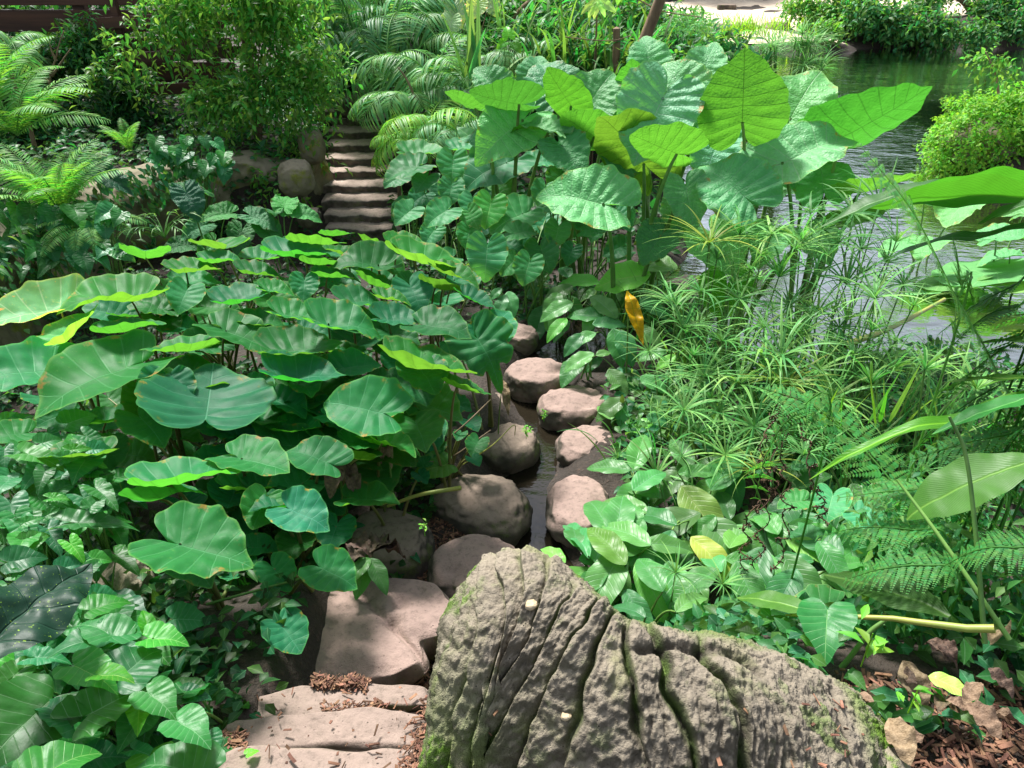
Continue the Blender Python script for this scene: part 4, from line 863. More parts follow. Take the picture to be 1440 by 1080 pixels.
for (a, b, L, az, e) in ((1170, 700, 44, 260, 50), (1125, 705, 34, 200, 45), (1210, 725, 40, 320, 50), (1165, 850, 58, 200, 35), (1200, 870, 50, 330, 35), (1240, 700, 44, 20, 40), (1260, 760, 44, 250, 45), (1230, 820, 40, 300, 40), (1290, 820, 40, 300, 40), (1350, 760, 44, 200, 40)):
    P1.append(L1(a, b, L, az, e, 0, 'mflat', z=.62 if b > 800 else .5, col=(1.35, 1.2, 1.25)))
C1 = [(838, 740, 'broad-leaved plant with slender pale leaves touching the long pinkish stone'), (885, 790, 'broad-leaved plant with one bright lime leaf behind the knob end of the log'), (900, 715, 'broad-leaved plant with long dull leaves below the sedge, at the edge of the stream'),
      (915, 850, 'broad-leaved plant with grey-green leaves leaning on the back of the log'), (990, 720, 'broad-leaved plant with a browning leaf under the bright sedge umbel'), (970, 790, 'broad-leaved plant with a straw-yellow dying leaf in the middle of the patch'),
      (1045, 770, 'broad-leaved plant with a large dull olive leaf beside the hanging dark vine'), (1040, 860, 'broad-leaved plant with leaves resting on the dip of the log'), (1085, 720, 'broad-leaved plant with a long leaf hanging straight down behind the dark vine'), (1110, 820, 'broad-leaved plant right of the hanging dark vine'),
      (1150, 730, 'pale-leaved plant with scalloped leaves below the reeds'), (1170, 860, 'plant with two large pale flat leaves behind the green moss of the log'), (1250, 770, 'pale-leaved plant half hidden behind the lacy ferns')]
assign(P1, C1, 'broad_leaf_plant', 'leafy plant', 'broad-leaved plants between the log and the sedge', rad=.005, spread=.06)
mid = [(868, 447, 832, 411, 60), (850, 447, 800, 437, 45), (833, 456, 878, 450, 45), (862, 462, 874, 506, 60), (872, 465, 888, 505, 60), (843, 398, 783, 388, 40), (915, 386, 842, 389, 40), (952, 380, 880, 358, 30), (805, 402, 766, 421, 50), (806, 426, 762, 440, 45),
       (797, 448, 771, 469, 40), (838, 468, 803, 481, 45), (835, 497, 797, 513, 45), (838, 500, 858, 492, 50), (878, 560, 842, 583, 50), (876, 566, 872, 594, 60), (930, 592, 885, 601, 35), (950, 500, 925, 514, 55), (938, 495, 893, 500, 50), (712, 415, 698, 440, 50),
       (715, 410, 722, 438, 50), (705, 405, 690, 418, 50), (820, 470, 795, 492, 50), (855, 520, 880, 545, 50), (900, 530, 935, 545, 50), (845, 430, 822, 460, 50), (895, 460, 930, 480, 50), (900, 420, 935, 440, 50), (785, 410, 770, 450, 50), (860, 590, 845, 560, 40), (915, 560, 950, 575, 50)]
for k, (a, b, c, d, e) in enumerate(mid):
    col = {5: (1.5, 1.4, .8), 6: (2.6, 1.9, .8), 7: (1.3, 1.2, 1.2), 10: (1.6, 1.6, .6), 16: (1.6, 1.6, .8), 17: (1.7, 1.6, .8)}.get(k)
    p(P2, a, b, c, d, e, .48 - .0014 * (b - 400) + random.uniform(-.02, .02), col=col, w=1.5 if k == 6 else 1.0)
for _ in range(60):
    a, b = random.uniform(745, 960), random.uniform(385, 600)
    if b > 455 and a < 745 + (b - 455) * .9 + 25: continue
    ang = random.uniform(0, 2 * PI); l_ = random.uniform(26, 46)
    p(P2, a, b, a + l_ * math.cos(ang), b + l_ * math.sin(ang) * .8, random.uniform(35, 65), random.uniform(.15, .28), col=random.choice([None, (.7, .8, .8), (.8, .9, .8)]))
J = at(878, 408, y=3.75); az_, L_ = az_from(878, 405, 902, 487, 75)
C2 = [(820, 400, 'broad-leaved plant with lime upper leaves at the foot of the elephant ears'), (900, 395, 'leafy plant with a wide yellow-green leaf beside the hanging yellow leaf'), (850, 450, 'broad-leaved plant with crossing grey-green leaves above the stepping stones'),
      (785, 450, 'broad-leaved plant with one small lime leaf right of the topmost stepping stone'), (870, 500, 'broad-leaved plant with an upright grey leaf below the hanging yellow leaf'), (820, 495, 'low leafy plant overhanging the upper stepping stones'),
      (940, 500, 'broad-leaved plant with a curled lime leaf behind the sedge'), (880, 575, 'small leafy plant beside the pale pointed stepping stone'), (935, 580, 'low leafy plant with a bright lime leaf at the water edge'), (708, 420, 'drooping dull leafy plant above the farthest stepping stone')]
assign(P2, C2, 'broad_leaf_plant', 'leafy plant', 'broad-leaved plants beside the upper stepping stones', rad=.004, spread=.05)
yl = [L1(882, 410, 84, 286, 62, 0, 'yellow', y=3.7), ]
build_plant('yellow_leaf', 'withered yellow leaf hanging upright among the green plants above the stones', 'leaf', yl, None, base=(.66, 3.75), rad=.004)
# ================================================================== SEDGE (umbrella papyrus)
def umbel(seed, n=20, L=.24, W=.0045, droop=1.5, el=.75):
    rr = np.random.default_rng(seed); az = np.arange(n) * 2 * PI / n + rr.uniform(-.15, .15, n)
    V_, F_, U_ = blades(np.zeros((n, 3)), az, rr.uniform(el - .35, el + .3, n), L * rr.uniform(.8, 1.15, n), W * rr.uniform(.8, 1.3, n), droop * rr.uniform(.7, 1.2, n), 7)
    a = Acc(); a.add(V_, None, F_, U_)
    n2 = 10; V_, F_, U_ = blades(np.zeros((n2, 3)), rr.uniform(0, 2 * PI, n2), rr.uniform(.8, 1.4, n2), .07, .0015, .8, 3); a.add(V_, None, F_, U_)
    return a.mesh('umbel', M['sedge'])
UMB = [umbel(s, 19 + 3 * (s % 3), .28 + .02 * (s % 3), .0054, droop=.9 + .25 * (s % 4), el=.35 + .15 * (s % 3)) for s in range(6)]
UMBT = [umbel(20 + s, 12, .20, .006, .5, 1.1) for s in range(3)]
heads = [(1125, 342, 1.1), (1008, 365, .9), (1236, 292, 1.1), (997, 346, .8), (1156, 323, .9), (1146, 388, .8), (1055, 380, 1.0), (998, 342, .9), (1119, 350, .9), (952, 430, .65), (960, 461, .65), (946, 532, .6), (1040, 540, 1.15), (962, 577, .6), (982, 610, .9),
         (958, 642, .5), (1107, 542, .7), (1152, 520, .8), (1373, 548, .9), (1090, 612, .8), (1075, 460, .9), (1190, 400, 1.0), (1210, 350, .9), (1015, 480, .8), (1110, 430, .9), (1180, 460, .8), (1085, 330, .8), (1060, 600, .8), (1020, 640, .7), (1140, 590, .7),
         (1230, 420, .8), (1260, 340, .8), (975, 500, .7), (1000, 560, .8), (1130, 470, .8), (1200, 500, .8), (1065, 660, .6), (1170, 620, .7), (1260, 480, .8), (1040, 420, .9), (1100, 500, .8), (1225, 540, .8), (1040, 330, .9), (1070, 360, .9), (1095, 390, .9), (1140, 300, .9), (1180, 340, 1.), (1200, 300, .9), (1215, 385, .9), (1245, 370, .9), (1270, 400, .8), (1030, 400, .9), (985, 410, .8), (1115, 470, .9), (1150, 440, .9), (1190, 450, .9), (1225, 465, .9), (1090, 540, .8), (1070, 500, .9), (1255, 520, .8), (1170, 560, .8), (1130, 640, .7), (990, 530, .8), (1012, 580, .8), (1300, 520, .7), (1285, 430, .7), (1165, 360, .9)]
SG = [(985, 355, 'sedge with small umbels in front of the thin yellow-lime leaf'), (1070, 350, 'tall sedge with fine umbels under the smooth teal leaf'), (1130, 345, 'tall sedge carrying the broad-bladed umbel nearest the tallest giant leaf stalk'), (1230, 320, 'tall sedge with pale ribbon blades hanging over the pond'), (1165, 400, 'sedge with drooping blades beside the bright water'),
      (940, 450, 'sedge leaning over the leafy plants beside the hanging yellow leaf'), (1040, 540, 'sedge with the bright wide star-shaped umbel in the middle of the clump'), (950, 560, 'sedge with small pale umbels leaning toward the stepping stones'), (1010, 620, 'low sedge with dark-bladed umbels above the broad-leaved patch'),
      (1110, 560, 'sedge behind the dark hanging vine'), (1200, 500, 'sedge at the near edge of the pond by the green cane'), (1080, 440, 'sedge with close overlapping umbels in the heart of the clump'), (1360, 545, 'sedge umbel beside the arching ribbon leaf at the right edge'), (1270, 440, 'sedge with thin bent blades reaching over the bright water')]
bins = [[] for _ in SG]
for h in heads: bins[int(np.argmin([math.hypot(h[0] - s[0], h[1] - s[1]) for s in SG]))].append(h)
for s_, hs in zip(SG, bins):
    if not hs: print('EMPTY sedge', s_); continue
    hp = [at(a, b, y=2.62 + (640 - b) * .0040 + random.uniform(-.06, .06)) for a, b, q in hs]
    if s_[0] > 1300: hp = [at(a, b, y=2.3) for a, b, q in hs]
    cb = np.mean(hp, 0); bx, by = cb[0] - .02, cb[1] + .02; z0 = max(gz(bx, by), -.05) - .02
    root = thing('sedge_plant', s_[2], 'sedge', (bx, by, z0), 'umbrella sedges at the pond edge')
    o3 = np.array([bx, by, z0])
    for (a, b, q), P_ in zip(hs, hp):
        an = random.uniform(0, 2 * PI); b0 = np.array([math.cos(an), math.sin(an), 0]) * random.uniform(.01, .09); H = P_ - o3
        acc = Acc(); pts = bez(b0, (b0 * .5 + H * .5) * [1, 1, 1.15], H, 9); tube(acc, pts, np.linspace(.0055, .0032, 9), 6, False); link('stem', acc.mesh('stem', M['stem']), parent=root)
        o = link('umbel', random.choice(UMB), parent=root, loc=H); o.color = random.choice([(1, 1, 1, 1), (.7, .8, .8, 1), (1.1, 1.05, .9, 1), (.55, .7, .6, 1)]) if random.random() < .97 else (1.3, .8, .45, 1); o.scale = (q * random.uniform(.9, 1.25),) * 3; o.rotation_euler = (random.uniform(-.35, .35), random.uniform(-.35, .35), random.uniform(0, 6))
    for _ in range(1 + len(hs) // 2):        # younger stems with tight tufts
        an = random.uniform(0, 2 * PI); b0 = np.array([math.cos(an), math.sin(an), 0]) * random.uniform(.02, .12); hh = random.uniform(.25, .7) * max(.3, cb[2] - z0)
        H = b0 * random.uniform(1.5, 3) + (0, 0, hh)
        acc = Acc(); tube(acc, bez(b0, b0 * 1.2 + (0, 0, hh * .6), H, 7), np.linspace(.005, .003, 7), 5, False); link('stem', acc.mesh('stem', M['stem']), parent=root)
        o = link('umbel', random.choice(UMB + UMBT), parent=root, loc=H); o.scale = (random.uniform(.45, .85),) * 3; o.rotation_euler = (random.uniform(-.4, .4), random.uniform(-.4, .4), random.uniform(0, 6))
for (a, b, z, s, lb) in ((950, 806, .55, .42, 'small sedge tuft sprouting between the broad leaves behind the log'), (1016, 822, .5, .4, 'small pale sedge tuft right of the other tuft behind the log'), (868, 645, .16, .38, 'small sedge tuft growing from the water beside the rounded pinkish stone')):
    P_ = at(a, b, z=z); z0 = gz(P_[0], P_[1]) - .01; root = thing('sedge_tuft', lb, 'sedge', (P_[0], P_[1], z0))
    acc = Acc(); H = np.array([0, 0, P_[2] - z0]); tube(acc, bez((0, 0, 0), H * .6, H, 5), .003, 5, False); link('stem', acc.mesh('stem', M['stem']), parent=root)
    for q in range(2): o = link('umbel', (UMB if q else UMBT)[q], parent=root, loc=H); o.scale = (s,) * 3; o.rotation_euler = (.2, .1, q)
# reeds / long blades between sedge and pond, right side
def tuft(name, label, cat, c, n, L, W, mat, el=(.9, 1.5), bend=(.3, 1.6), rad=.15, group=None, seg=8):
    z0 = max(gz(c[0], c[1]), -.3) - .01 if len(c) < 3 else c[2]
    rr = np.random.default_rng(int(abs(c[0] * 991 + c[1] * 77))); B = np.stack([rr.normal(0, rad, n), rr.normal(0, rad * .6, n), np.zeros(n)], -1)
    V_, F_, U_ = blades(B, rr.uniform(0, 2 * PI, n), rr.uniform(*el, n), L * rr.uniform(.55, 1.15, n), W * rr.uniform(.6, 1.3, n), rr.uniform(*bend, n), seg)
    return tag(link(name, mk(name, V_, [F_], U_, M[mat]), loc=(c[0], c[1], z0)), label, cat, group)
GR = 'tufts of reeds and long grass at the pond edge'
for (a, b, y, n, L, W, mt, lb) in [(1180, 640, 2.9, 90, .55, .006, 'sedge', 'dense reed tuft below the sedge at the near pond edge'), (1260, 620, 3.0, 110, .6, .006, 'grass', 'long-bladed grass tuft beside the arching yellow leaf'), (1330, 560, 3.3, 90, .6, .006, 'sedge', 'reed tuft silhouetted on the bright water at the right'),
                                   (1110, 640, 3.0, 80, .45, .008, 'grass', 'fresh green grass tuft behind the dark hanging vine'), (1400, 600, 3.0, 80, .6, .007, 'grass', 'long grass tuft at the right edge under the dark fern'), (1060, 600, 3.2, 70, .45, .007, 'grass', 'grass tuft at the foot of the bright sedge umbel'),
                                   (980, 660, 3.0, 60, .35, .006, 'grass', 'low grass tuft at the foot of the sedges by the stream'), (1180, 470, 3.9, 80, .55, .007, 'sedge', 'reed tuft behind the green cane at the water'), (1000, 460, 3.9, 110, .5, .006, 'grass', 'fine grass tuft below the thin yellow-lime leaves'),
                                   (900, 350, 4.6, 120, .5, .006, 'grass', 'fine grass tuft under the giant leaf stalks'), (1080, 440, 4.1, 90, .5, .007, 'grass', 'grass tuft standing behind the sedges'), (1230, 690, 2.5, 120, .4, .006, 'grass', 'grass tuft among the lacy ferns at the right'), (1320, 660, 2.6, 80, .45, .006, 'sedge', 'reed tuft right of the lacy ferns'),
                                   (960, 380, 4.4, 90, .5, .006, 'grass', 'grass tuft left of the thin yellow-lime leaves'), (940, 600, 3.15, 50, .28, .005, 'grass', 'short grass tuft by the bright lime leaf at the stream'), (1310, 500, 3.8, 60, .45, .006, 'sedge', 'sparse reed tuft standing in the bright water')]:
    c = at(a, b, y=y); tuft('reed_tuft', lb, 'reeds', (c[0], c[1]), int(n * .8), L * .95, W * 1.4, mt, group=GR)
# vertical fresh blades
for (a, b, lb) in ((1178, 600, 'upright lime sword leaves beside the fern stem'), (1245, 580, 'upright lime sword leaves in front of the bright water')):
    c = at(a, b, y=2.75); tuft('sword_leaves', lb, 'leaves', (c[0], c[1], c[2] - .05), 9, .26, .009, 'mound', el=(1.1, 1.45), bend=(-.1, .2), rad=.05)
# green cane lying over the water
def solo_tube(name, label, cat, pts, r0, r1, mat, nodes=0):
    pts = np.array(pts, float); o3 = pts[0].copy(); t = np.linspace(0, 1, 24); tk_ = np.linspace(0, 1, len(pts))
    P = np.stack([smooth_interp(np.clip(t, 1e-6, 1), tk_, pts[:, k]) if len(pts) > 2 else np.interp(t, tk_, pts[:, k]) for k in range(3)], -1)
    r = r0 * (1 - t) + r1 * t
    if nodes: r = r * (1 + .18 * (np.cos(t * nodes * 2 * PI) > .93))
    a = Acc(); tube(a, P - o3, r, 10); return tag(link(name, a.mesh(name, M[mat]), loc=o3), label, cat)
solo_tube('green_cane', 'thick yellow-green cane slanting over the bright water behind the sedge', 'cane', [at(1185, 486, y=3.75), at(1255, 460, y=4.1), at(1328, 421, y=4.7)], .020, .011, 'stemyellow', 3)
solo_tube('cut_stalk', 'cut yellow-green leaf stalk lying toward the domed middle stone', 'stalk', [at(545, 712, z=.30), at(590, 696, z=.36), at(648, 686, z=.40)], .007, .010, 'stemyellow')
solo_tube('leaf_stalk', 'long thin green stalk lying from the taro patch to the two-lobed stone', 'stalk', [at(290, 850, z=.5), at(370, 828, z=.5), at(450, 806, z=.46)], .005, .004, 'stem')
solo_tube('dry_stalk', 'straw-coloured dead stalk slanting over the small dark rock', 'stalk', [at(600, 640, z=.25), at(650, 600, z=.42), at(690, 562, z=.5)], .004, .003, 'dry')
solo_tube('dry_stalk', 'thin bent twig over the sunlit flaked stone', 'stalk', [at(640, 660, z=.2), at(690, 628, z=.35), at(722, 598, z=.4), at(724, 612, z=.3)], .003, .002, 'stemyellow')
solo_tube('dry_stalk', 'lower straw stalk leaning out of the taro patch', 'stalk', [at(590, 668, z=.2), at(640, 640, z=.32), at(690, 605, z=.4)], .004, .003, 'dry')
# ================================================================== NEAR LEFT ARROW-LEAVED PLANTS
S = []
def s2(jx, jy, tx, ty, e, kind='arrow', z=.86, **k): f = .88; S.append(L2(jx, jy, jx + (tx - jx) * f, jy + (ty - jy) * f, e, kind, z=z, **k))
s2(130, 1002, 226, 966, 45, w=1.25); s2(175, 948, 236, 902, 50, 'heart', w=1.1); s2(155, 895, 229, 890, 38, 'heart'); s2(112, 940, 168, 978, 45, 'heart', z=.93, col=(1.8, 1.6, .7)); s2(145, 950, 192, 962, 25, 'heart', z=.95, col=(2.4, 1.8, .6)); s2(196, 990, 193, 1032, 50, 'heart', z=.8, col=(2.6, 1.9, .6), w=.8)
s2(60, 995, -30, 1065, 50, 'heart', w=1.1); s2(62, 1085, 152, 1060, 40, 'heart', z=.95, col=(1.5, 1.5, .8)); s2(270, 1085, 175, 1045, 45, 'heart', z=.80); s2(215, 897, 272, 908, 40, 'heart', col=(1.5, 1.5, .9)); s2(158, 893, 104, 860, 45, 'heart'); s2(135, 856, 190, 846, 35, 'heart', col=(1.2, 1.3, .9)); s2(207, 880, 200, 848, 50, 'heart', col=(1.4, 1.6, .7), w=.6)
s2(52, 925, 106, 938, 45); s2(140, 900, 62, 906, 30, 'heart'); s2(255, 1018, 300, 1056, 45, 'heart'); s2(262, 975, 232, 944, 40, 'heart', z=.7); s2(264, 972, 303, 955, 30, 'heart', z=.7, col=(1.3, 1.4, .8)); s2(262, 978, 302, 986, 45, 'heart', z=.7); s2(212, 978, 252, 1018, 50, 'heart'); s2(95, 1010, 40, 960, 45); s2(20, 950, 70, 912, 45)
s2(118, 700, 150, 735, 55, z=.82); s2(108, 640, 100, 590, 50, z=.8); s2(40, 640, 95, 662, 40, z=.85); s2(60, 655, 30, 690, 45, z=.8); s2(15, 710, 20, 760, 55, z=.82, w=1.2); s2(30, 740, 52, 785, 55, z=.8); s2(100, 720, 130, 700, 45, z=.8); s2(100, 765, 120, 795, 55, z=.8, col=(1.4, 1.5, .8)); s2(110, 735, 205, 745, 35, z=.8, w=.8)
for _ in range(130):
    a, b = random.uniform(-40, 205), random.uniform(585, 860)
    if a > 175 - max(0, 640 - b) * 1.5 : continue
    ang = random.uniform(-2.2, 1.0); l_ = random.uniform(28, 52)
    s2(a, b, a + l_ * math.cos(ang), b - l_ * math.sin(ang) * .8, random.uniform(30, 62), random.choice(['arrow', 'heart']), z=.80 + random.uniform(-.14, .06) - (.12 if a > 140 else 0), col=random.choice([None, None, (1.3, 1.4, .9), (.8, .9, 1)]))
for _ in range(125):
    a, b = random.uniform(-40, 300), random.uniform(850, 1100)
    if a > 250 and b < 950: continue
    ang = random.uniform(-2.4, .9); l_ = random.uniform(40, 76)
    s2(a, b, a + l_ * math.cos(ang), b - l_ * math.sin(ang) * .8, random.uniform(30, 62), random.choice(['arrow', 'heart']), z=.74 + random.uniform(-.16, .04) - (.14 if a > 220 else 0), col=random.choice([None, None, (1.2, 1.3, .9), (.7, .8, .9)]))
for _ in range(22):
    a, b = random.uniform(270, 400), random.uniform(800, 960); ang = random.uniform(-2, 1); l_ = random.uniform(18, 28)
    s2(a, b, a + l_ * math.cos(ang), b - l_ * math.sin(ang) * .8, random.uniform(30, 62), 'heart', z=.30, col=(1.2, 1.2, 1))
SC = [(20, 620, 'arrow-leaved plant at the left edge beneath the blotched taro'), (110, 620, 'arrow-leaved plant with a small white-veined leaf below the folded lime taro leaf'), (30, 700, 'arrow-leaved plant with bluish leaves at the left edge above the dark wavy leaf'), (110, 700, 'arrow-leaved plant with broad pointed leaves beside the big front taro'),
      (40, 780, 'arrow-leaved plant right above the dark wavy leaf'), (130, 780, 'arrow-leaved plant with a pale narrow leaf in front of the bark-like stump'), (180, 720, 'arrow-leaved plant touching the left edge of the big front taro leaf'), (60, 870, 'arrow-leaved plant hidden below the dark wavy leaf'), (150, 880, 'arrow-leaved plant with white-veined leaves right of the tip of the dark wavy leaf'),
      (240, 890, 'arrow-leaved plant with lime-tipped leaves at the edge of the shaded hollow'), (60, 950, 'arrow-leaved plant at the left edge with crowded mid-green leaves'), (150, 960, 'arrow-leaved plant with curled yellow-lime young leaves at its centre'), (170, 1010, 'arrow-leaved plant with the widest three-pointed leaf'), (270, 980, 'arrow-leaved plant on a thin dark stem beside the stone steps'),
      (20, 1050, 'arrow-leaved plant in the bottom left corner'), (110, 1070, 'arrow-leaved plant with a glossy pale lime leaf at the bottom edge'), (260, 1070, 'arrow-leaved plant whose large leaf reaches the bottom step'), (330, 880, 'small-leaved climbing plant in the dark hollow beside the two-lobed stone')]
assign(S, SC, 'arrow_leaf_plant', 'leafy plant', 'arrow-leaved plants in the near left corner', rad=.0035, spread=.08)
dk = [L2(-45, 925, 130, 782, 55, 'darkleaf', z=1.12, w=1.0)]
build_plant('dark_leaf_plant', 'very dark glossy wavy leaf speckled with lime at the left edge', 'leafy plant', dk, None, base=(at(-38, 905, z=1.0)[0] - .05, at(-38, 905, z=1.0)[1]), rad=.008)
# bark-like stump in front of them
c = at(150, 830, z=.45); r = 70 * mpp(c); V, F = rock_shape(r, r * .7, r * .8, 61, .6, .15); V[:, 2] += .012 * np.sin(V[:, 0] * 160 + 3 * fbm(V * 6, 2, 3))
tag(link('bark_stump', mk('bark_stump', V, F, mat=M['log']), loc=c), 'furrowed pale stump showing between the arrow-leaved plants', 'stump')
# withered leaves on the dark boulder
wl_ = [L2(520, 775, 480, 745, 40, 'withered', z=.42, w=1.4, stem=False), L2(520, 775, 570, 748, 40, 'withered', z=.42, w=1.4, stem=False), L2(522, 776, 585, 765, 40, 'withered', z=.4, w=1.2, stem=False), L2(520, 778, 545, 735, 40, 'withered', z=.42, w=1.2, stem=False),
       L2(520, 785, 488, 812, 45, 'spath', z=.40, col=(.8, .7, .6), stem=False), L2(520, 785, 545, 828, 50, 'spath', z=.4, col=(.9, .8, .6), stem=False), L2(520, 780, 500, 830, 50, 'spath', z=.38, col=(1, .9, .6), stem=False), L2(515, 780, 470, 780, 45, 'withered', z=.42, w=1.2, stem=False)]
build_plant('withered_foliage', 'star of withered dark leaves lying on the dark mossy boulder', 'withered leaves', wl_, None, rad=.004)
wl2 = [L2(470, 640, 500, 668, 45, 'withered', z=.6, w=1.3), L2(480, 650, 460, 690, 45, 'withered', z=.6, w=1.2), L2(475, 645, 510, 690, 45, 'withered', z=.58)]
build_plant('withered_foliage', 'dark shrivelled leaves hanging under the taro left of the boulder', 'withered leaves', wl2, None, rad=.004)
wl3 = [L2(543, 610, 552, 655, 60, 'dry', z=.62, w=.6, col=(1, .8, .5)), L2(546, 612, 535, 650, 60, 'dry', z=.62, w=.5, col=(.9, .7, .45))]
build_plant('dry_leaf', 'crumpled tan leaf hanging under the folded pale green taro leaf', 'leaf', wl3, None, rad=.004)
build_plant('dry_leaf', 'orange-brown dry leaf tip hanging above the small dark rock', 'leaf', [L2(708, 535, 716, 580, 60, 'dry', z=.5, w=.7, col=(1.2, .7, .3))], None, rad=.003)
# ================================================================== RIGHT FOREGROUND : lacy ferns, ribbon leaves, yellow cane
def fern_path(label, pts, plen, n, t0, col=None, bip=12, mat='fern', base=None, group=None, rr=.0035, name='lacy_fern'):
    w3 = np.array([at(a, b, y=y) for a, b, y in pts]); o3 = w3[0].copy(); gzv = gz(o3[0], o3[1])
    root = thing(name, label, 'fern', (o3[0], o3[1], min(gzv, o3[2])), group); off = np.array([o3[0], o3[1], min(gzv, o3[2])])
    if o3[2] - gzv > .05: w3 = np.concatenate([[[o3[0] + .02, o3[1], gzv - .02]], w3])
    me = frond_mesh('frond', M[mat], 1, 0, 0, n, plen, .004, sweep=.25, droop=.12, t0=t0, bip=bip, path=w3 - off, down=.05, rr=rr)
    o = link('frond', me, parent=root)
    if col: o.color = (*col, 1)
    return root
fern_path('tall lacy fern frond rising at the right in front of the pond', [(1432, 640, 1.75), (1400, 520, 1.8), (1345, 420, 1.85), (1285, 300, 1.9), (1210, 205, 2.0)], .15, 26, .30, mat='fernlite')
fern_path('lacy fern frond arching left over the broad-leaved patch from the yellow cane', [(1400, 905, 1.25), (1330, 790, 1.45), (1240, 660, 1.7), (1150, 575, 1.9), (1070, 545, 2.0)], .14, 20, .35)
fern_path('lacy fern frond with upright tip in front of the floating leaves', [(1352, 440, 1.95), (1350, 400, 1.96), (1346, 360, 1.97), (1340, 335, 1.98)], .09, 16, .1, mat='fernlite')
fern_path('dark fern frond reaching in from the right edge over the bright water', [(1475, 430, 1.8), (1430, 432, 1.85), (1385, 445, 1.9), (1335, 490, 1.95)], .13, 20, .1, bip=11, col=(.5, .6, .5))
fern_path('dark fern frond at the right edge above the arching ribbon leaf', [(1475, 470, 1.7), (1420, 485, 1.8), (1370, 520, 1.85), (1330, 560, 1.9)], .13, 18, .1, bip=11, col=(.5, .6, .5))
fern_path('dark fern frond crossing behind the arching ribbon leaf', [(1480, 520, 1.75), (1400, 545, 1.85), (1330, 590, 1.9), (1280, 640, 1.95)], .13, 20, .08, bip=11, col=(.45, .55, .45))
fern_path('dark fern frond hanging over the bright water from the upper right edge', [(1480, 380, 1.9), (1430, 400, 1.95), (1370, 430, 2.0), (1320, 470, 2.05)], .12, 20, .1, bip=11, col=(.45, .55, .45))
fern_path('dark fern frond pointing down at the right edge below the ribbon leaf', [(1480, 560, 1.65), (1440, 600, 1.7), (1400, 660, 1.75), (1375, 720, 1.8)], .12, 18, .1, bip=11, col=(.5, .6, .5))
fern_path('shaded fern frond drooping below the arching ribbon leaf', [(1475, 600, 1.6), (1420, 610, 1.65), (1350, 625, 1.7), (1270, 650, 1.75)], .12, 20, .1, bip=11, col=(.6, .7, .7))
fern_path('lacy fern frond lying level above the broad striped leaf', [(1420, 700, 1.5), (1340, 690, 1.55), (1260, 690, 1.6), (1180, 700, 1.65)], .10, 20, .12)
fern_path('lacy fern frond pointing left below the arching rachis', [(1330, 760, 1.45), (1280, 745, 1.5), (1210, 742, 1.55), (1150, 755, 1.6)], .09, 18, .12, col=(.85, .95, .9))
fern_path('feathery fern frond just above the yellow cane', [(1350, 810, 1.3), (1300, 795, 1.33), (1240, 800, 1.36), (1190, 815, 1.4)], .085, 18, .12, col=(.8, .9, .85))
fern_path('lacy fern frond curving down toward the log beside the hanging vine', [(1168, 578, 1.9), (1110, 590, 1.92), (1078, 640, 1.93), (1062, 700, 1.95)], .09, 14, .1)
fern_path('fern frond hanging at the lower right edge above the dry leaves', [(1470, 790, 1.2), (1420, 770, 1.22), (1370, 775, 1.25), (1320, 800, 1.28)], .08, 16, .1, col=(.7, .8, .75))
# plain green stems
for pts, lb in (([(1385, 905, 1.15), (1372, 750, 1.3), (1358, 640, 1.4), (1335, 586, 1.45)], 'bare green stalk curving left at its tip in front of the lacy ferns'), ([(1420, 900, 1.15), (1325, 760, 1.35), (1262, 675, 1.5)], 'dark green stalk leaning left beside the bare stalk')):
    solo_tube('fern_stalk', lb, 'stalk', [at(a, b, y=y) for a, b, y in pts], .006, .0035, 'stem')
# hanging dark vine
def vine(pts, seed, parent, o3):
    w3 = np.array([at(a, b, y=y) for a, b, y in pts]) - o3; t = np.linspace(0, 1, 60); tk_ = np.linspace(0, 1, len(w3))
    P = np.stack([np.interp(t, tk_, w3[:, k]) for k in range(3)], -1); P += .016 * np.stack([np.sin(t * 46 + seed), np.cos(t * 39 + seed), np.sin(t * 31)], -1)
    a = Acc(); tube(a, P, .0022, 5)
    rr = np.random.default_rng(seed); n = 150; k = rr.integers(2, 59, n); D = rr.normal(size=(n, 3)) + (0, 0, -.6); a.add(*pleaves(P[k], D, rr.normal(size=(n, 3)), rr.uniform(.008, .02, n), .003, .3, .2))
    link('strand', a.mesh('strand', M['vine']), parent=parent)
c = at(1100, 560, y=2.05); root = thing('hanging_vine', 'dark shrivelled fern leaf hanging in twisted strands over the broad-leaved patch', 'vine', c)
for q, pts in enumerate([[(1105, 550, 2.05), (1090, 640, 2.03), (1075, 720, 2.0), (1060, 820, 1.95)], [(1108, 552, 2.05), (1100, 650, 2.0), (1110, 720, 1.98), (1090, 800, 1.95)], [(1110, 560, 2.05), (1140, 640, 2.0), (1150, 700, 1.98), (1160, 735, 1.95)], [(1090, 690, 2.0), (1050, 730, 1.98), (1048, 790, 1.95), (1050, 830, 1.93)], [(1104, 555, 2.05), (1082, 600, 2.02), (1070, 660, 2.0), (1100, 700, 2.0)]]): vine(pts, q * 3 + 1, root, c)
def solo_leaf(name, label, cat, lf, mat_stem=None):
    o = link(name, SHAPE[lf['kind']][lf.get('var', 0) or 0], M=lf['M'])
    if lf.get('col'): o.color = (*lf['col'], 1)
    return tag(o, label, cat)
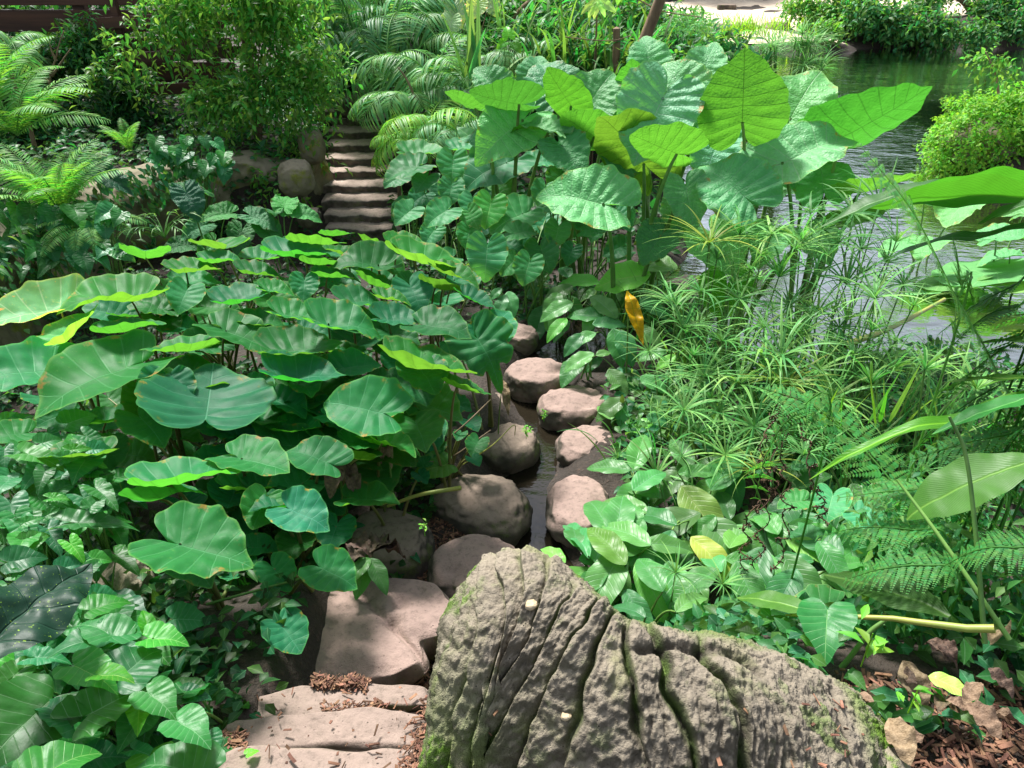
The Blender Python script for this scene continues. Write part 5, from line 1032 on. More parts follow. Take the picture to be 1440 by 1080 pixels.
# ribbon / ginger leaves entering from the right edge: one plant
GC = (.55, .75, .5)
gl = [L2(1470, 282, 1262, 226, -26, 'ginger', y=2.0, w=1.6, var=1, col=GC), L2(1480, 262, 1270, 222, -20, 'ginger', y=2.1, w=1.5, var=2, col=GC), L2(1340, 252, 1165, 272, 20, 'ginger', y=2.2, w=1.1, var=0, col=GC), L2(1478, 280, 1388, 290, 24, 'ginger', y=1.9, w=1.3, var=1, col=GC), L2(1480, 318, 1252, 316, 16, 'narrow', y=1.9, w=2.0, col=(.45, .5, .7), var=0)]
for l in gl: l['stem'] = False
rt = build_plant('ribbon_leaf_plant', 'plant with long glossy strap leaves reaching in from the right edge above the floating leaves', 'leafy plant', gl, None, base=(1.85, 1.95))
branch(rt, (0, 0, 0), [(0, 0, 0), (.03, .0, .8), (-.12, .1, 1.75)], .016, .01, 'stem', 'stem')
gl = [L2(1480, 552, 1180, 640, 30, 'narrow', y=1.65, w=.95, col=(2.6, 1.5, .5), var=0, label='leaf yellowing toward its tip'), L2(1480, 552, 1335, 590, 26, 'ginger', y=1.62, w=1.0, var=0), L2(1470, 535, 1337, 522, 22, 'narrow', y=1.65, w=1.8, col=(1.8, 1.1, .7), var=1), L2(1480, 640, 1294, 712, 45, 'gingerwide', y=1.45, w=1.25, col=(1.2, 1.1, 1.0)), L2(1480, 480, 1380, 468, 22, 'narrow', y=1.7, w=2, col=(.6, .7, .7), var=1)]
for l in gl: l['stem'] = False
rt = build_plant('ribbon_leaf_plant', 'plant with an arching yellowing ribbon leaf and a broad striped leaf at the right edge', 'leafy plant', gl, None, base=(1.42, 1.45))
branch(rt, (0, 0, 0), [(0, 0, 0), (.02, .1, .35), (.0, .2, .72)], .013, .009, 'stem', 'stem')
cy = [at(1400, 882, y=1.12), at(1320, 872, y=1.18), at(1240, 864, y=1.24), at(1150, 862, y=1.3), at(1105, 865, y=1.33)]
root = thing('yellow_cane_plant', 'yellow cane lying level behind the log with a few large leaves', 'leafy plant', cy[0]); branch(root, cy[0], cy, .0095, .003, 'stemyellow', 'cane', 10)
for l in (L2(1142, 862, 1034, 836, 40, 'ginger', y=1.3, w=1.5, col=(1.3, 1.2, 1)), L2(1335, 866, 1152, 800, 40, 'ginger', y=1.22, w=1.7, col=(.65, .7, .75)), L2(1163, 866, 1160, 928, 55, 'heart', y=1.28, w=1.0, col=(.9, .9, .6)), L2(1105, 866, 1060, 880, 30, 'ginger', y=1.33, w=1.3)):
    Mx = l['M'].copy(); Mx[:3, 3] -= cy[0]; o = link('leaf', random.choice(SHAPE[l['kind']]), parent=root, M=Mx); o.color = (*(l['col'] or (1, 1, 1)), 1)
solo_tube('green_stalk', 'curved thick green stalk bending up behind the mossy end of the log', 'stalk', [at(1175, 948, y=1.2), at(1195, 925, y=1.22), at(1222, 890, y=1.24), at(1245, 872, y=1.25)], .008, .005, 'stem')
# small seedlings
for (a, b, y, n, s, lb) in ((1215, 925, 1.12, 9, .05, 'small seedling with narrow pale leaves behind the dry leaves'), (1282, 990, 1.0, 6, .03, 'tiny bright seedling rising from the dry leaves'), (597, 745, 2.05, 10, .02, 'tiny leafy sprig hanging on the domed middle stone'), (740, 610, 2.75, 26, .022, 'small mossy sprig on the flank of the sunlit flaked stone'), (765, 585, 3.0, 22, .02, 'small water weed tuft between the stepping stones')):
    c = at(a, b, y=y); rr = np.random.default_rng(a); az = rr.uniform(0, 2 * PI, n); D = np.stack([np.cos(az), np.sin(az), rr.uniform(-.1, .9, n)], -1)
    P0 = np.stack([rr.normal(0, s * .35, n), rr.normal(0, s * .35, n), rr.uniform(0, s * 1.6, n)], -1); A_ = Acc(); A_.add(*pleaves(P0, D, np.tile([0, 0, 1.], (n, 1)), s * rr.uniform(.7, 1.2, n), s * .2, .3, .1)); tube(A_, [(0, 0, -.03), (0, 0, s * 1.6)], .0015, 5)
    tag(link('seedling', A_.mesh('seedling', M['mound']), loc=c), lb, 'seedling')
for (a, b, y, n, leaf, rp, lb) in ((1290, 850, 1.45, 90, .045, 60, 'dark twiggy bush with small leaves behind the yellow cane'), (1390, 820, 1.35, 90, .045, 60, 'twiggy small-leaved bush at the lower right edge'), (1300, 730, 1.9, 90, .05, 70, 'small-leaved bush behind the lacy ferns')):
    bush('twiggy_bush', lb, 'bush', [blob(a, b, y, rp, .8)], n, leaf, 'bgleaf', seed=a, shell=.2, nb=2, per=6)
# ------------------------------------------------------------ dry leaves on the right bank
DL = [(1250, 1010, 1290, 1075, 'dry', 1, (1.6, 1.5, 1.4), 'large pale torn dead leaf lying flat on the bark chips'), (1230, 990, 1165, 962, 'dry', 0, (1.2, 1.1, 1.0), 'long curled tan leaf on the mossy end of the log'), (1270, 930, 1300, 985, 'dry', 2, None, 'folded grey-brown dead leaf standing in the litter'),
      (1320, 1000, 1345, 945, 'withered', 0, None, 'dark brown curled leaf right of the pale torn leaf'), (1305, 950, 1385, 968, 'spath', 0, (5.5, 2.6, 1.2), 'yellow-green fallen leaf on top of the dead leaves'), (1385, 905, 1430, 850, 'dry', 3, (1.2, 1.1, 1.0), 'tan dead leaf curling up at the right edge'),
      (1300, 900, 1370, 925, 'withered', 1, (1.4, 1.2, 1.1), 'brown folded leaf beneath the lacy fern stalks'), (1360, 990, 1420, 1030, 'dry', 1, (1.0, .9, .8), 'broad tan dead leaf near the lower right corner'), (1250, 970, 1210, 1000, 'dry', 2, (.9, .8, .7), 'small crumpled tan leaf beside the seedling'),
      (1330, 985, 1380, 985, 'dry', 0, (1.3, 1.2, 1.1), 'pale dead leaf half under the dark curled leaf'), (1390, 940, 1440, 975, 'withered', 2, (1.2, 1.0, .9), 'dark dead leaf at the right edge of the litter'), (1290, 960, 1240, 940, 'withered', 0, (1.3, 1.1, 1.0), 'brown leaf lying behind the pale torn leaf'),
      (1400, 1000, 1445, 1010, 'dry', 3, (1.1, 1.0, .9), 'tan leaf in the lower right corner'), (1345, 930, 1320, 890, 'withered', 1, (1.5, 1.3, 1.1), 'upright brown leaf between the fern stalks'), (1300, 1035, 1262, 1050, 'dry', 2, (1.7, 1.6, 1.5), 'cream scrap of dead leaf beside the pale torn leaf'), (1380, 960, 1350, 1000, 'dry', 1, (.8, .7, .6), 'brown dead leaf under the yellow-green fallen leaf')]
for (a, b, c_, d_, kd, vr, col, lb) in DL:
    l = L2(a, b, c_, d_, 48, kd, z=.955 + random.uniform(0, .05) if a < 1330 else .99 + random.uniform(0, .06), w=1.3, col=col); l['M'][:3, :3] *= .72; l['var'] = vr
    if 'standing' in lb or 'upright' in lb: l['M'] = L2(a, b, c_, d_, 65, kd, z=1.0, w=1.2)['M']
    solo_leaf('dead_leaf', lb, 'leaf', l)
l = L1(322, 1036, 12, 200, 50, 0, 'heart', z=.56, col=(8, 3.2, .8)); solo_leaf('fallen_leaf', 'small yellow leaf lying at the left end of the middle step', 'leaf', l)
l = L1(350, 1060, 16, 20, 40, 0, 'heart', z=.62, col=(3, 2.2, .5)); solo_leaf('fallen_leaf', 'curled green leaf lying on the nearest step', 'leaf', l)
l = L2(800, 660, 816, 655, 40, 'spath', z=.08, col=(1.5, 1.4, 1)); solo_leaf('fallen_leaf', 'green scrap of leaf floating between two stepping stones', 'leaf', l)
l = L2(635, 885, 628, 940, 45, 'spath', z=.35, col=(1.6, 1.5, 1)); solo_leaf('fallen_leaf', 'ragged pale green leaf stuck between the log and the stones', 'leaf', l)
l = L2(795, 790, 757, 762, 45, 'spath', z=.5, col=(1.6, 1.5, 1.0)); solo_leaf('fallen_leaf', 'pale green leaf leaning against the back of the log knob', 'leaf', l)
l = L2(622, 655, 575, 668, 50, 'heart', z=.35, col=(2.0, 1.3, .9)); solo_leaf('fallen_leaf', 'faded olive leaf resting against the domed middle stone', 'leaf', l)
# ------------------------------------------------------------ bark chips
def chips(name, label, P, s=.0145):
    n = len(P); rr = np.random.default_rng(n); L = s * rr.uniform(.25, 1.5, n) ** 1.2; W = s * rr.uniform(.12, .5, n) * rr.uniform(.5, 1, n); H = s * rr.uniform(.06, .16, n)
    a, t1, t2 = rr.uniform(0, 2 * PI, n), rr.normal(0, .3, n), rr.normal(0, .35, n)
    ex = np.stack([np.cos(a) * np.cos(t1), np.sin(a) * np.cos(t1), np.sin(t1)], -1); ey = np.cross(np.stack([np.sin(t2) * .5, t2 * 0, np.cos(t2)], -1), ex); ey /= np.linalg.norm(ey, axis=1)[:, None]; ez = np.cross(ex, ey)
    cs = np.array([[i_, j_, k_] for k_ in (-1, 1) for i_, j_ in ((-1, -1), (1, -1), (1, 1), (-1, 1))], float)
    cs = np.broadcast_to(cs[None], (n, 8, 3)).copy(); cs *= rr.uniform(.65, 1.1, (n, 8, 1))
    Vv = P[:, None] + cs[..., :1] * (L[:, None] * ex)[:, None] + cs[..., 1:2] * (W[:, None] * ey)[:, None] + cs[..., 2:] * (H[:, None] * ez)[:, None]
    Fq = np.array([[0, 3, 2, 1], [4, 5, 6, 7], [0, 1, 5, 4], [1, 2, 6, 5], [2, 3, 7, 6], [3, 0, 4, 7]])[None] + (np.arange(n) * 8)[:, None, None]
    return tag(link(name, mk(name, Vv.reshape(-1, 3), Fq.reshape(-1, 4), mat=M['chips'], smooth=False)), label, 'bark chips', kind='stuff')
rr = np.random.default_rng(3)
n = 9000; xy = np.stack([rr.uniform(.3, 1.7, n), rr.uniform(.45, 1.35, n)], -1); z = terrain(xy[:, 0], xy[:, 1]); k = (z > .6) & (xy[:, 1] < 1.10 + .12 * vnoise(np.stack([xy[:, 0] * 5, xy[:, 0] * 0, xy[:, 0] * 0], -1), 3))
chips('bark_chips', 'reddish bark chips covering the bank at the lower right', np.concatenate([xy, (z + rr.uniform(.0, .02, n))[:, None]], 1)[k])
def pxs(n, x0, x1, y0, y1, zf, tri=None):
    out = []
    for _ in range(n):
        a, b = rr.uniform(x0, x1), rr.uniform(y0, y1)
        if tri and not tri(a, b): continue
        zz = zf(a, b); out.append(at(a, b, z=zz) + (0, 0, rr.uniform(-.004, .012)))
    return out
def stepz(a, b): return .455 if b < 1003 else (.53 if b < 1045 else .61)
Q = pxs(3000, 500, 660, 965, 1110, stepz, lambda a, b: a > 600 - (b - 965) * .55 + 40 * rr.random() and rr.random() < (a - 520) / 110)
Q += pxs(160, 440, 510, 950, 966, lambda a, b: .45); Q += pxs(140, 455, 540, 988, 1003, lambda a, b: .455); Q += pxs(60, 320, 600, 968, 1080, stepz)
Q += pxs(160, 300, 345, 1030, 1060, lambda a, b: .56); Q += pxs(120, 440, 520, 955, 972, lambda a, b: .44)
chips('bark_chips', 'reddish bark chips heaped on and beside the near stone steps', np.array(Q), .011)
xy = np.concatenate([np.stack([rr.uniform(-.42, .05, 6000), rr.uniform(1.5, 2.7, 6000)], -1)]); z = terrain(xy[:, 0], xy[:, 1]); k = (z > .0) & (rr.random(6000) < .6)
chips('bark_chips', 'dark damp bark chips on the ground between the stones and the log', np.concatenate([xy, (z + .006)[:, None]], 1)[k], .012)
# a few loose chips on the log
Q = []
for _ in range(20):
    a, b = rr.uniform(1100, 1235), rr.uniform(985, 1075); P_, N_ = log_surface(a, b); Q.append(P_ + N_ * .004)
for a, b in ((700, 1000), (690, 1030), (1010, 1068), (1050, 1000)): P_, N_ = log_surface(a, b); Q.append(P_ + N_ * .004)
chips('bark_chips', 'loose bark chips scattered on the mossy end of the log', np.array(Q), .009)
# ------------------------------------------------------------ low ground cover
def ground_cover(name, label, n, x0, x1, y0, y1, leaf, mat, keep, zoff=(.0, .12), wr=.32, seed=0, up=.5):
    rr = np.random.default_rng(seed); x, y = rr.uniform(x0, x1, n), rr.uniform(y0, y1, n); cl_ = fbm(np.stack([x, y, x * 0], -1) * 2.5, 3, seed) + rr.uniform(-.3, .3, n)
    z = terrain(x, y); k = keep(x, y, z) & (cl_ > -.35); x, y, z = x[k], y[k], z[k]; n = len(x)
    D = np.stack([rr.normal(0, 1, n), rr.normal(0, 1, n) - .4, rr.uniform(-.3, .5, n)], -1); Nn_ = np.stack([rr.normal(0, .45, n), rr.normal(0, .45, n) - .3, np.ones(n)], -1)
    A_ = Acc(); A_.add(*pleaves(np.stack([x, y, z + rr.uniform(*zoff, n)], -1), D, Nn_, leaf * rr.uniform(.5, 1.4, n), leaf * wr, .2, .12))
    return tag(link(name, A_.mesh(name, M[mat])), label, 'ground cover', kind='stuff')
stream = lambda y: np.interp(y, [1.7, 2.3, 2.9, 3.6, 4.6, 6], [-.42, .02, .12, .1, .45, 1.4])
def offstone(x, y, z): return (np.abs(x - stream(y)) > .42) & ~((x > -1.05) & (x < .3) & (y < 2.15)) & (z > -.02)
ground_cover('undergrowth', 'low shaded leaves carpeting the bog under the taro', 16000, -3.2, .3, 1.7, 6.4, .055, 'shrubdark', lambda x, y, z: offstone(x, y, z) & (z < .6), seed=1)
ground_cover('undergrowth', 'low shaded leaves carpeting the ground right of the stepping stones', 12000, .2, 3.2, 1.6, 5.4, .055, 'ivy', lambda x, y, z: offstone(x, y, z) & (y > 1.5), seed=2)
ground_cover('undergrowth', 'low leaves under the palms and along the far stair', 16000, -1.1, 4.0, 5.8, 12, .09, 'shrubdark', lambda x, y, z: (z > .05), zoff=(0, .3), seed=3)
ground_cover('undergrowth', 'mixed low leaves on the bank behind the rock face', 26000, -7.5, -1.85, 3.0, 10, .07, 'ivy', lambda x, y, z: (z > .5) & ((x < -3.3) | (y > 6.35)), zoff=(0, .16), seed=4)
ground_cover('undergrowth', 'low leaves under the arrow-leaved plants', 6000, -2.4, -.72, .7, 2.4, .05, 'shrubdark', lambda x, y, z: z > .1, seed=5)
ground_cover('undergrowth', 'low leaves on the near right bank', 5000, .5, 2.2, 1.0, 2.4, .05, 'ivy', lambda x, y, z: z > .1, seed=6)
# ivy hanging over the rock face
rr = np.random.default_rng(12); n = 1100; ti = rr.integers(30, 300, n); ex = rr.random(n) ** 1.5
cx_, cy_ = wx[ti % 400], wy[ti % 400]; bx_, by_ = nx_[ti % 400], ny_[ti % 400]
hang = (.25 + .35 * np.clip(vnoise(np.stack([ti / 22., ti * 0., ti * 0.], -1), 6) + .4, 0, 1)) * ex
P_ = np.stack([cx_ + bx_ * (.10 + rr.uniform(0, .06, n)), cy_ + by_ * (.10 + rr.uniform(0, .06, n)), .80 - hang * 1.1 + rr.uniform(-.02, .1, n)], -1)
D_ = np.stack([bx_ + rr.normal(0, .5, n), by_ + rr.normal(0, .5, n), rr.uniform(-1.5, -.2, n)], -1); N_ = np.stack([bx_, by_, np.full(n, .8)], -1) + rr.normal(0, .3, (n, 3))
A_ = Acc(); A_.add(*pleaves(P_, D_, N_, rr.uniform(.04, .09, n), .02, .15, .12)); tag(link('hanging_ivy', A_.mesh('hanging_ivy', M['ivy'])), 'ivy trailing over the top edge of the mossy rock face', 'ivy', kind='stuff')
# ================================================================== LEFT BANK : ferns, shrub, fence
FR = [frond_mesh('frond', M['fernlite'], 1.0, 1.15, 1.15, 34, .22, .011, sweep=.55, droop=.12, t0=.06, side=.12 * s, rr=.007) for s in (-1, 0, 1)]
FRD = [frond_mesh('frond', M['fern'], 1.0, .9, 1.3, 26, .2, .004, sweep=.3, droop=.15, t0=.12, side=.12 * s, bip=9, rr=.007) for s in (-1, 0, 1)]
PF = [frond_mesh('frond', M['palm'], 1.0, 1.0 - .1 * s, 1.7 + .15 * s, 22, .42, .017, sweep=.55, droop=.38, t0=.18, side=.10 * (s - 1), rr=.009, down=.25) for s in range(4)]
def crown_at(px, py, y): c = at(px, py, y=y); return (c[0], c[1], max(c[2], gz(c[0], c[1]) + .05))
fern_plant('feathery_fern', 'large fresh green feathery fern with upright fronds on the left bank', 'fern', crown_at(88, 308, 4.9), FR, 20, .60, 'ferns on the left bank', el=(-.15, .45), stem=False)
fern_plant('feathery_fern', 'dim fern spreading flat above the fresh feathery fern at the left edge', 'fern', crown_at(25, 190, 5.6), FR, 14, .8, 'ferns on the left bank', el=(-.5, .1), stem=False)
fern_plant('feathery_fern', 'shaded fern at the left edge below the withered palm fronds', 'fern', crown_at(-5, 150, 5.8), FR, 10, .7, 'ferns on the left bank', el=(-.3, .2), stem=False)
fern_plant('feathery_fern', 'small fern with drooping grey fronds under the fresh feathery fern', 'fern', crown_at(120, 318, 4.7), FR, 9, .40, 'ferns on the left bank', el=(-.9, -.4), azr=(-PI * .9, PI * .1), stem=False)
fern_plant('feathery_fern', 'small sunlit fern standing in the ivy in front of the shrub', 'fern', crown_at(182, 212, 6.0), FR, 8, .30, 'ferns on the left bank', el=(.0, .5), stem=False)
fern_plant('palm_plant', 'small palm with bleached drooping fronds at the top left corner', 'palm', crown_at(8, 75, 6.4), PF, 7, .5, None, el=(-.5, .2))
fern_plant('feathery_fern', 'small fan of thin fronds above the back of the taro colony', 'fern', crown_at(232, 335, 5.2), [frond_mesh('frond', M['palm'], .5, .9, 1.2, 3, .22, .008, sweep=1.2, t0=.7) for _ in range(2)], 14, .6, None, stem=False)
# dark arrowhead leaves on the rock face
D1 = [L1(262, 272, 42, 292, 62, 0, 'alo', y=5.3, w=.85, col=(.25, .4, .55))]; build_plant('dark_arrowhead', 'dark blue-green arrowhead leaf hanging in front of the mossy rock face', 'arrowhead plant', D1, None, rad=.006)
D1 = [L1(135, 245, 52, 335, 42, 0, 'alo', y=5.1, w=.7, col=(.2, .33, .45))]; build_plant('dark_arrowhead', 'very dark arrowhead leaf right of the feathery fern fronds', 'arrowhead plant', D1, None, rad=.006)
D1 = [L1(260, 268, 40, 8, 32, 0, 'alo', y=5.6, w=.6, col=(.45, .6, .5))]; build_plant('dark_arrowhead', 'pale veined narrow leaf against the stained rock face', 'arrowhead plant', D1, None, rad=.006)
BX = []
for (a, b, L, az, e) in ((320, 300, 40, 200, 40), (355, 305, 40, 330, 40), (372, 318, 40, 300, 50), (285, 318, 36, 220, 50), (340, 325, 42, 260, 45), (400, 290, 40, 80, 30), (415, 300, 38, 350, 35), (300, 342, 36, 240, 50), (262, 345, 36, 200, 45), (390, 300, 34, 100, 10)):
    BX.append(L1(a, b, L, az, e, 0, 'alo', y=5.55, w=.75, col=random.choice([(.45, .6, .55), (.6, .7, .75), (.5, .8, .5)])))
assign(BX, [(310, 320, 'dark silvery arrowhead plant behind the taro colony under the rock face'), (390, 305, 'arrowhead plant with upright leaves left of the stair foot')], 'dark_arrowhead', 'arrowhead plant', None, rad=.005)
LB = []
for _ in range(75):
    a, b = random.uniform(-20, 175), random.uniform(290, 400)
    if b > 390 - a * .2: continue
    ang = random.uniform(-2.6, -.4); l_ = random.uniform(16, 27); LB.append(L2(a, b, a + l_ * math.cos(ang), b - l_ * math.sin(ang), random.uniform(35, 65), random.choice(['arrow', 'heart']), y=4.25 + (400 - b) * .004, col=random.choice([None, (.8, .9, .9), (1.2, 1.2, 1)])))
for _ in range(30):
    a, b = random.uniform(200, 320), random.uniform(195, 245)
    ang = random.uniform(-2.6, -.4); l_ = random.uniform(12, 20); LB.append(L2(a, b, a + l_ * math.cos(ang), b - l_ * math.sin(ang), random.uniform(35, 65), 'heart', y=6.0, col=random.choice([None, (.8, .9, .9), (1.2, 1.2, 1)])))
assign(LB, [(30, 320, 'climbing arrow-leaved plant at the left edge below the feathery fern'), (90, 350, 'climbing arrow-leaved plant hanging over the bare rock at the left'), (150, 330, 'climbing arrow-leaved plant right under the grey drooping fronds'), (30, 380, 'climbing arrow-leaved plant lowest on the bare rock'), (260, 220, 'heart-leaved climber over the top of the stained rock face')], 'climbing_plant', 'climber', 'climbers on the rock face', rad=.003, spread=.05)
# hanging shrub
rq = random.Random(21); bl = []
for _ in range(46):
    a_x = rq.uniform(225, 450); b_y = rq.uniform(-15, 265)
    if b_y > 70 + (a_x - 225) * .95 or (a_x > 405 and b_y > 215): continue
    bl.append(blob(a_x, b_y, 6.35 + .9 * (1 - max(b_y, 0) / 265) + rq.uniform(-.15, .3), rq.uniform(17, 32), rq.uniform(.6, 1.0)))
for _ in range(9): bl.append(blob(rq.uniform(135, 240), rq.uniform(-5, 125), 7.1, rq.uniform(11, 19), .7))
for _ in range(9): bl.append(blob(rq.uniform(190, 445), rq.uniform(-60, -5), 7.0, rq.uniform(24, 36), .8))
bl += [blob(388, 262, 6.25, 14, .8), blob(366, 245, 6.3, 15), blob(440, 95, 6.8, 22)]
bush('hanging_shrub', 'large light green small-leaved shrub hanging over the rock face left of the stair', 'shrub', bl, 1150, .076, 'shrub', seed=5, per=9, shell=.15, down=.3, spread=.9, tw=.20, nb=8, wr=.19)
c = at(240, 80, y=6.6); root = thing('bare_shrub', 'leafless pale branching twigs against the dark boards', 'shrub', (at(80, 140, y=6.8)[0], 6.8, gz(at(80, 140, y=6.8)[0], 6.8))); o3 = np.array(root.location)
for pts in ([(80, 150), (72, 110), (80, 80), (88, 45)], [(75, 105), (100, 68)], [(76, 125), (55, 90)], [(80, 85), (68, 60)]): branch(root, (0, 0, 0), [at(a, b, y=6.8) - o3 for a, b in pts], .012, .004, 'dry')
# boarded fence
fx0, fx1, fy = -8.5, -2.9, 8.4
c = (fx0, fy, gz(fx0, fy)); root = thing('board_fence', 'dark brown horizontal board fence behind the plants at the top left', 'fence', c)
def boxm(name, x0, x1, y0, y1, z0, z1, mat, parent, b=.006):
    import bmesh
    bm = bmesh.new(); bmesh.ops.create_cube(bm, size=1)
    for v in bm.verts: v.co = ((x0 + x1) / 2 + v.co.x * (x1 - x0), (y0 + y1) / 2 + v.co.y * (y1 - y0), (z0 + z1) / 2 + v.co.z * (z1 - z0))
    bmesh.ops.bevel(bm, geom=bm.edges[:], offset=b, segments=2, affect='EDGES'); me = bpy.data.meshes.new(name); bm.to_mesh(me); bm.free(); me.materials.append(M[mat]); return link(name, me, parent=parent)
for k in range(10):
    z = .15 + k * .235 + random.uniform(-.01, .01); o = boxm('board', 0, fx1 - fx0, -.02, .02, z, z + .20, 'wood', root); o.rotation_euler = (random.uniform(-.05, .05), random.uniform(-.004, .004) , 0)
for k in range(5): boxm('post', .3 + k * 1.25, .42 + k * 1.25, .03, .14, 0, 2.7, 'wood', root)
c = at(235, 120, y=7.9); root = thing('timber_rail', 'reddish brown timber rails seen through the thin part of the shrub', 'rail', (c[0], c[1], gz(c[0], c[1])))
for k, dz in enumerate((.18, .48, .8)): o = boxm('rail', -.5, .9, -.03, .03, dz, dz + .1, 'wood', root); o.rotation_euler = (0, -.06, 0)
for k in (-.4, .2, .8): boxm('post', k, k + .07, .035, .10, 0, 1.05, 'wood', root)
# ================================================================== PALMS right of the stair
GPM = 'palms on the bank right of the stair'
pm = [(500, 55, 8.6, .85, 'palm just left of centre at the top with dark arching fronds', 11), (560, 35, 9.2, .9, 'palm at the top of the bank with blue-green fronds', 11), (625, 55, 9.4, .85, 'palm at the top with pale striped fronds behind the grey fallen leaf', 10), (690, 85, 8.8, .8, 'palm behind the bluish giant leaf', 10),
      (545, 95, 8.0, .8, 'palm with dense drooping fronds above the shadowed hollow', 12), (610, 120, 7.7, .72, 'palm with fresh green fronds in the middle of the bank', 12), (660, 130, 7.4, .7, 'palm whose fronds spread behind the left giant leaves', 11), (575, 145, 7.4, .66, 'palm with an orange flower stalk above the stair', 12),
      (600, 185, 6.9, .62, 'palm with yellow-green sunlit fronds right above the lower taro', 12), (640, 190, 6.7, .5, 'palm with silvery fingered fronds beside the sharp white-green leaf', 9), (556, 196, 6.8, .34, 'small palm with lime fronds leaning over the upper stair', 6), (580, 210, 6.5, .30, 'small fern-like palm beside the middle steps', 8),
      (730, 105, 9.0, .7, 'palm half hidden behind the upright pale giant leaf', 9), (480, 100, 8.4, .6, 'dark palm in the shade at the left of the bank', 9), (760, 90, 8.6, .55, 'small palm under the cut trunks', 8), (650, 15, 10., .8, 'farthest palm under the pale bleached leaves', 9), (520, 5, 9.8, .9, 'tall palm cut by the top of the photo above the stair', 10), (590, 5, 10., .9, 'tall palm cut by the top of the photo in the middle', 10)]
for (a, b, y, s, lb, n) in pm:
    r_ = fern_plant('palm_plant', lb, 'palm', crown_at(a, b, y), PF, n, s, GPM, el=(-.35, .45), jit=.3)
    if 'lime' in lb or 'yellow-green' in lb or 'fern-like' in lb:
        for ch in r_.children: ch.color = (1.55, 1.35, .75, 1)
    elif 'dark' in lb:
        for ch in r_.children: ch.color = (.6, .7, .8, 1)
    elif random.random() < .5:
        for ch in r_.children: ch.color = (1.0, 1.05, 1.2, 1)
PB_ = at(565, 95, y=7.3)
solo_tube('flower_stalk', 'orange-brown palm flower stalk leaning over the stair', 'stalk', [at(585, 140, y=7.2), at(572, 112, y=7.2), at(560, 95, y=7.2)], .014, .006, 'dry')
# pointed white-green fallen leaf, pale bleached leaves
c = at(650, 185, y=6.3)
build_plant('pale_leaf_plant', 'sharp blue-white leaf lying among the palm fronds above the taro', 'leafy plant', [L2(642, 178, 692, 210, 45, 'gingerwide', y=6.2, w=1.5, col=(2.2, 1.5, 3.0))], None, rad=.006)
build_plant('bleached_leaf_plant', 'plant with large bleached cream leaves at the top edge above the palms', 'leafy plant', [L1(640, 12, 26, 290, 65, 0, 'alo', y=9.0, col=(5, 2.0, 3.4)), L1(672, 5, 24, 240, 65, 0, 'alo', y=9.0, col=(5, 2.1, 3.0)), L1(690, 5, 20, 300, 65, 0, 'alo', y=9.2, col=(5, 2.0, 3.0)), L1(635, 28, 24, 260, 65, 0, 'alo', y=8.9, col=(4.5, 2.0, 3.4))], None, rad=.006, smat='bark')
build_plant('bleached_leaf_plant', 'star of cream pointed leaves hanging at the top edge among the bamboo', 'leafy plant', [L2(840, 0, a, b, 60, 'spath', y=8.0, col=(6, 2.6, 3.0), w=.9) for a, b in ((815, 14), (835, 22), (852, 20), (868, 14), (826, 20))], None, rad=.006, smat='bark')
build_plant('lime_shrub', 'bright lime three-lobed leaves rising above the palms', 'shrub', [L1(715, 50, 18, 100, 60, 0, 'arrow', y=7.3, w=1.5, col=(2.4, 1.9, .7)), L1(725, 62, 16, 300, 60, 0, 'arrow', y=7.3, w=1.5, col=(2.4, 1.9, .8)), L1(708, 60, 14, 220, 60, 0, 'arrow', y=7.3, w=1.5, col=(2.0, 1.7, .7))], None, rad=.005)
c = at(662, 110, y=7.2); tuft('sword_plant', 'upright plant with blue-green sword leaves standing before the palms', 'leafy plant', (c[0], c[1], c[2]), 12, .75, .03, 'palm', el=(1.0, 1.5), bend=(-.1, .5), rad=.05)
# ================================================================== BACKGROUND THICKET (behind palms and elephant ears)
GB = 'thicket plants behind the palms'
bb = [(760, 30, 9.8, 42, 'bgleaf', .14, 'leafy bush behind the palms left of the cut trunks'), (820, 55, 9.2, 38, 'bgleaf', .15, 'bush with long leaves between the two cut trunks'), (880, 40, 9.6, 40, 'bgleaf', .14, 'leafy bush right behind the thicker cut trunk'), (790, 85, 8.6, 28, 'shrubdark', .12, 'low dark bush left of the cut trunks'),
      (850, 88, 8.4, 26, 'bgleaf', .13, 'low bush directly below the cream pointed leaves'), (930, 50, 9.8, 36, 'bgleaf', .13, 'glossy bush between the trunk and the feathery shrub'), (740, 70, 9.0, 24, 'shrubdark', .12, 'dark strap-leaved bush beside the lime leaves'), (950, 90, 8.4, 24, 'shrubdark', .11, 'dark bush under the feathery grey-green shrub'),
      (700, 20, 11., 46, 'shrubdark', .16, 'dark bush at the top behind the bleached leaves'), (640, 60, 11., 50, 'shrubdark', .16, 'dark bush behind the palms in the middle'), (470, 70, 9.6, 40, 'shrubdark', .12, 'dark bush in the shade above the top of the stair'), (540, 20, 11.5, 60, 'shrubdark', .16, 'dark bush behind the tall palms'),
      (1010, 88, 7.6, 22, 'bgleaf', .12, 'broad-leaved bush at the water behind the tallest elephant ear'), (120, 25, 10.5, 60, 'shrubdark', .14, 'dark bush behind the board fence at the top left'), (440, 100, 9.2, 26, 'shrubdark', .10, 'dark bush beyond the hanging shrub beside the stair'), (30, 40, 9.5, 50, 'shrubdark', .14, 'dark bush at the top left corner'), (55, 85, 7.8, 24, 'shrubdark', .09, 'low dark bush in front of the boards at the far left'), (120, 60, 7.9, 22, 'bgleaf', .08, 'thin leafy bush in front of the boards beside the bare twigs'), (15, 130, 7.0, 22, 'bgleaf', .08, 'leafy bush at the left edge under the fence'), (165, 125, 7.4, 20, 'shrubdark', .08, 'dark low bush between the boards and the hanging shrub')]
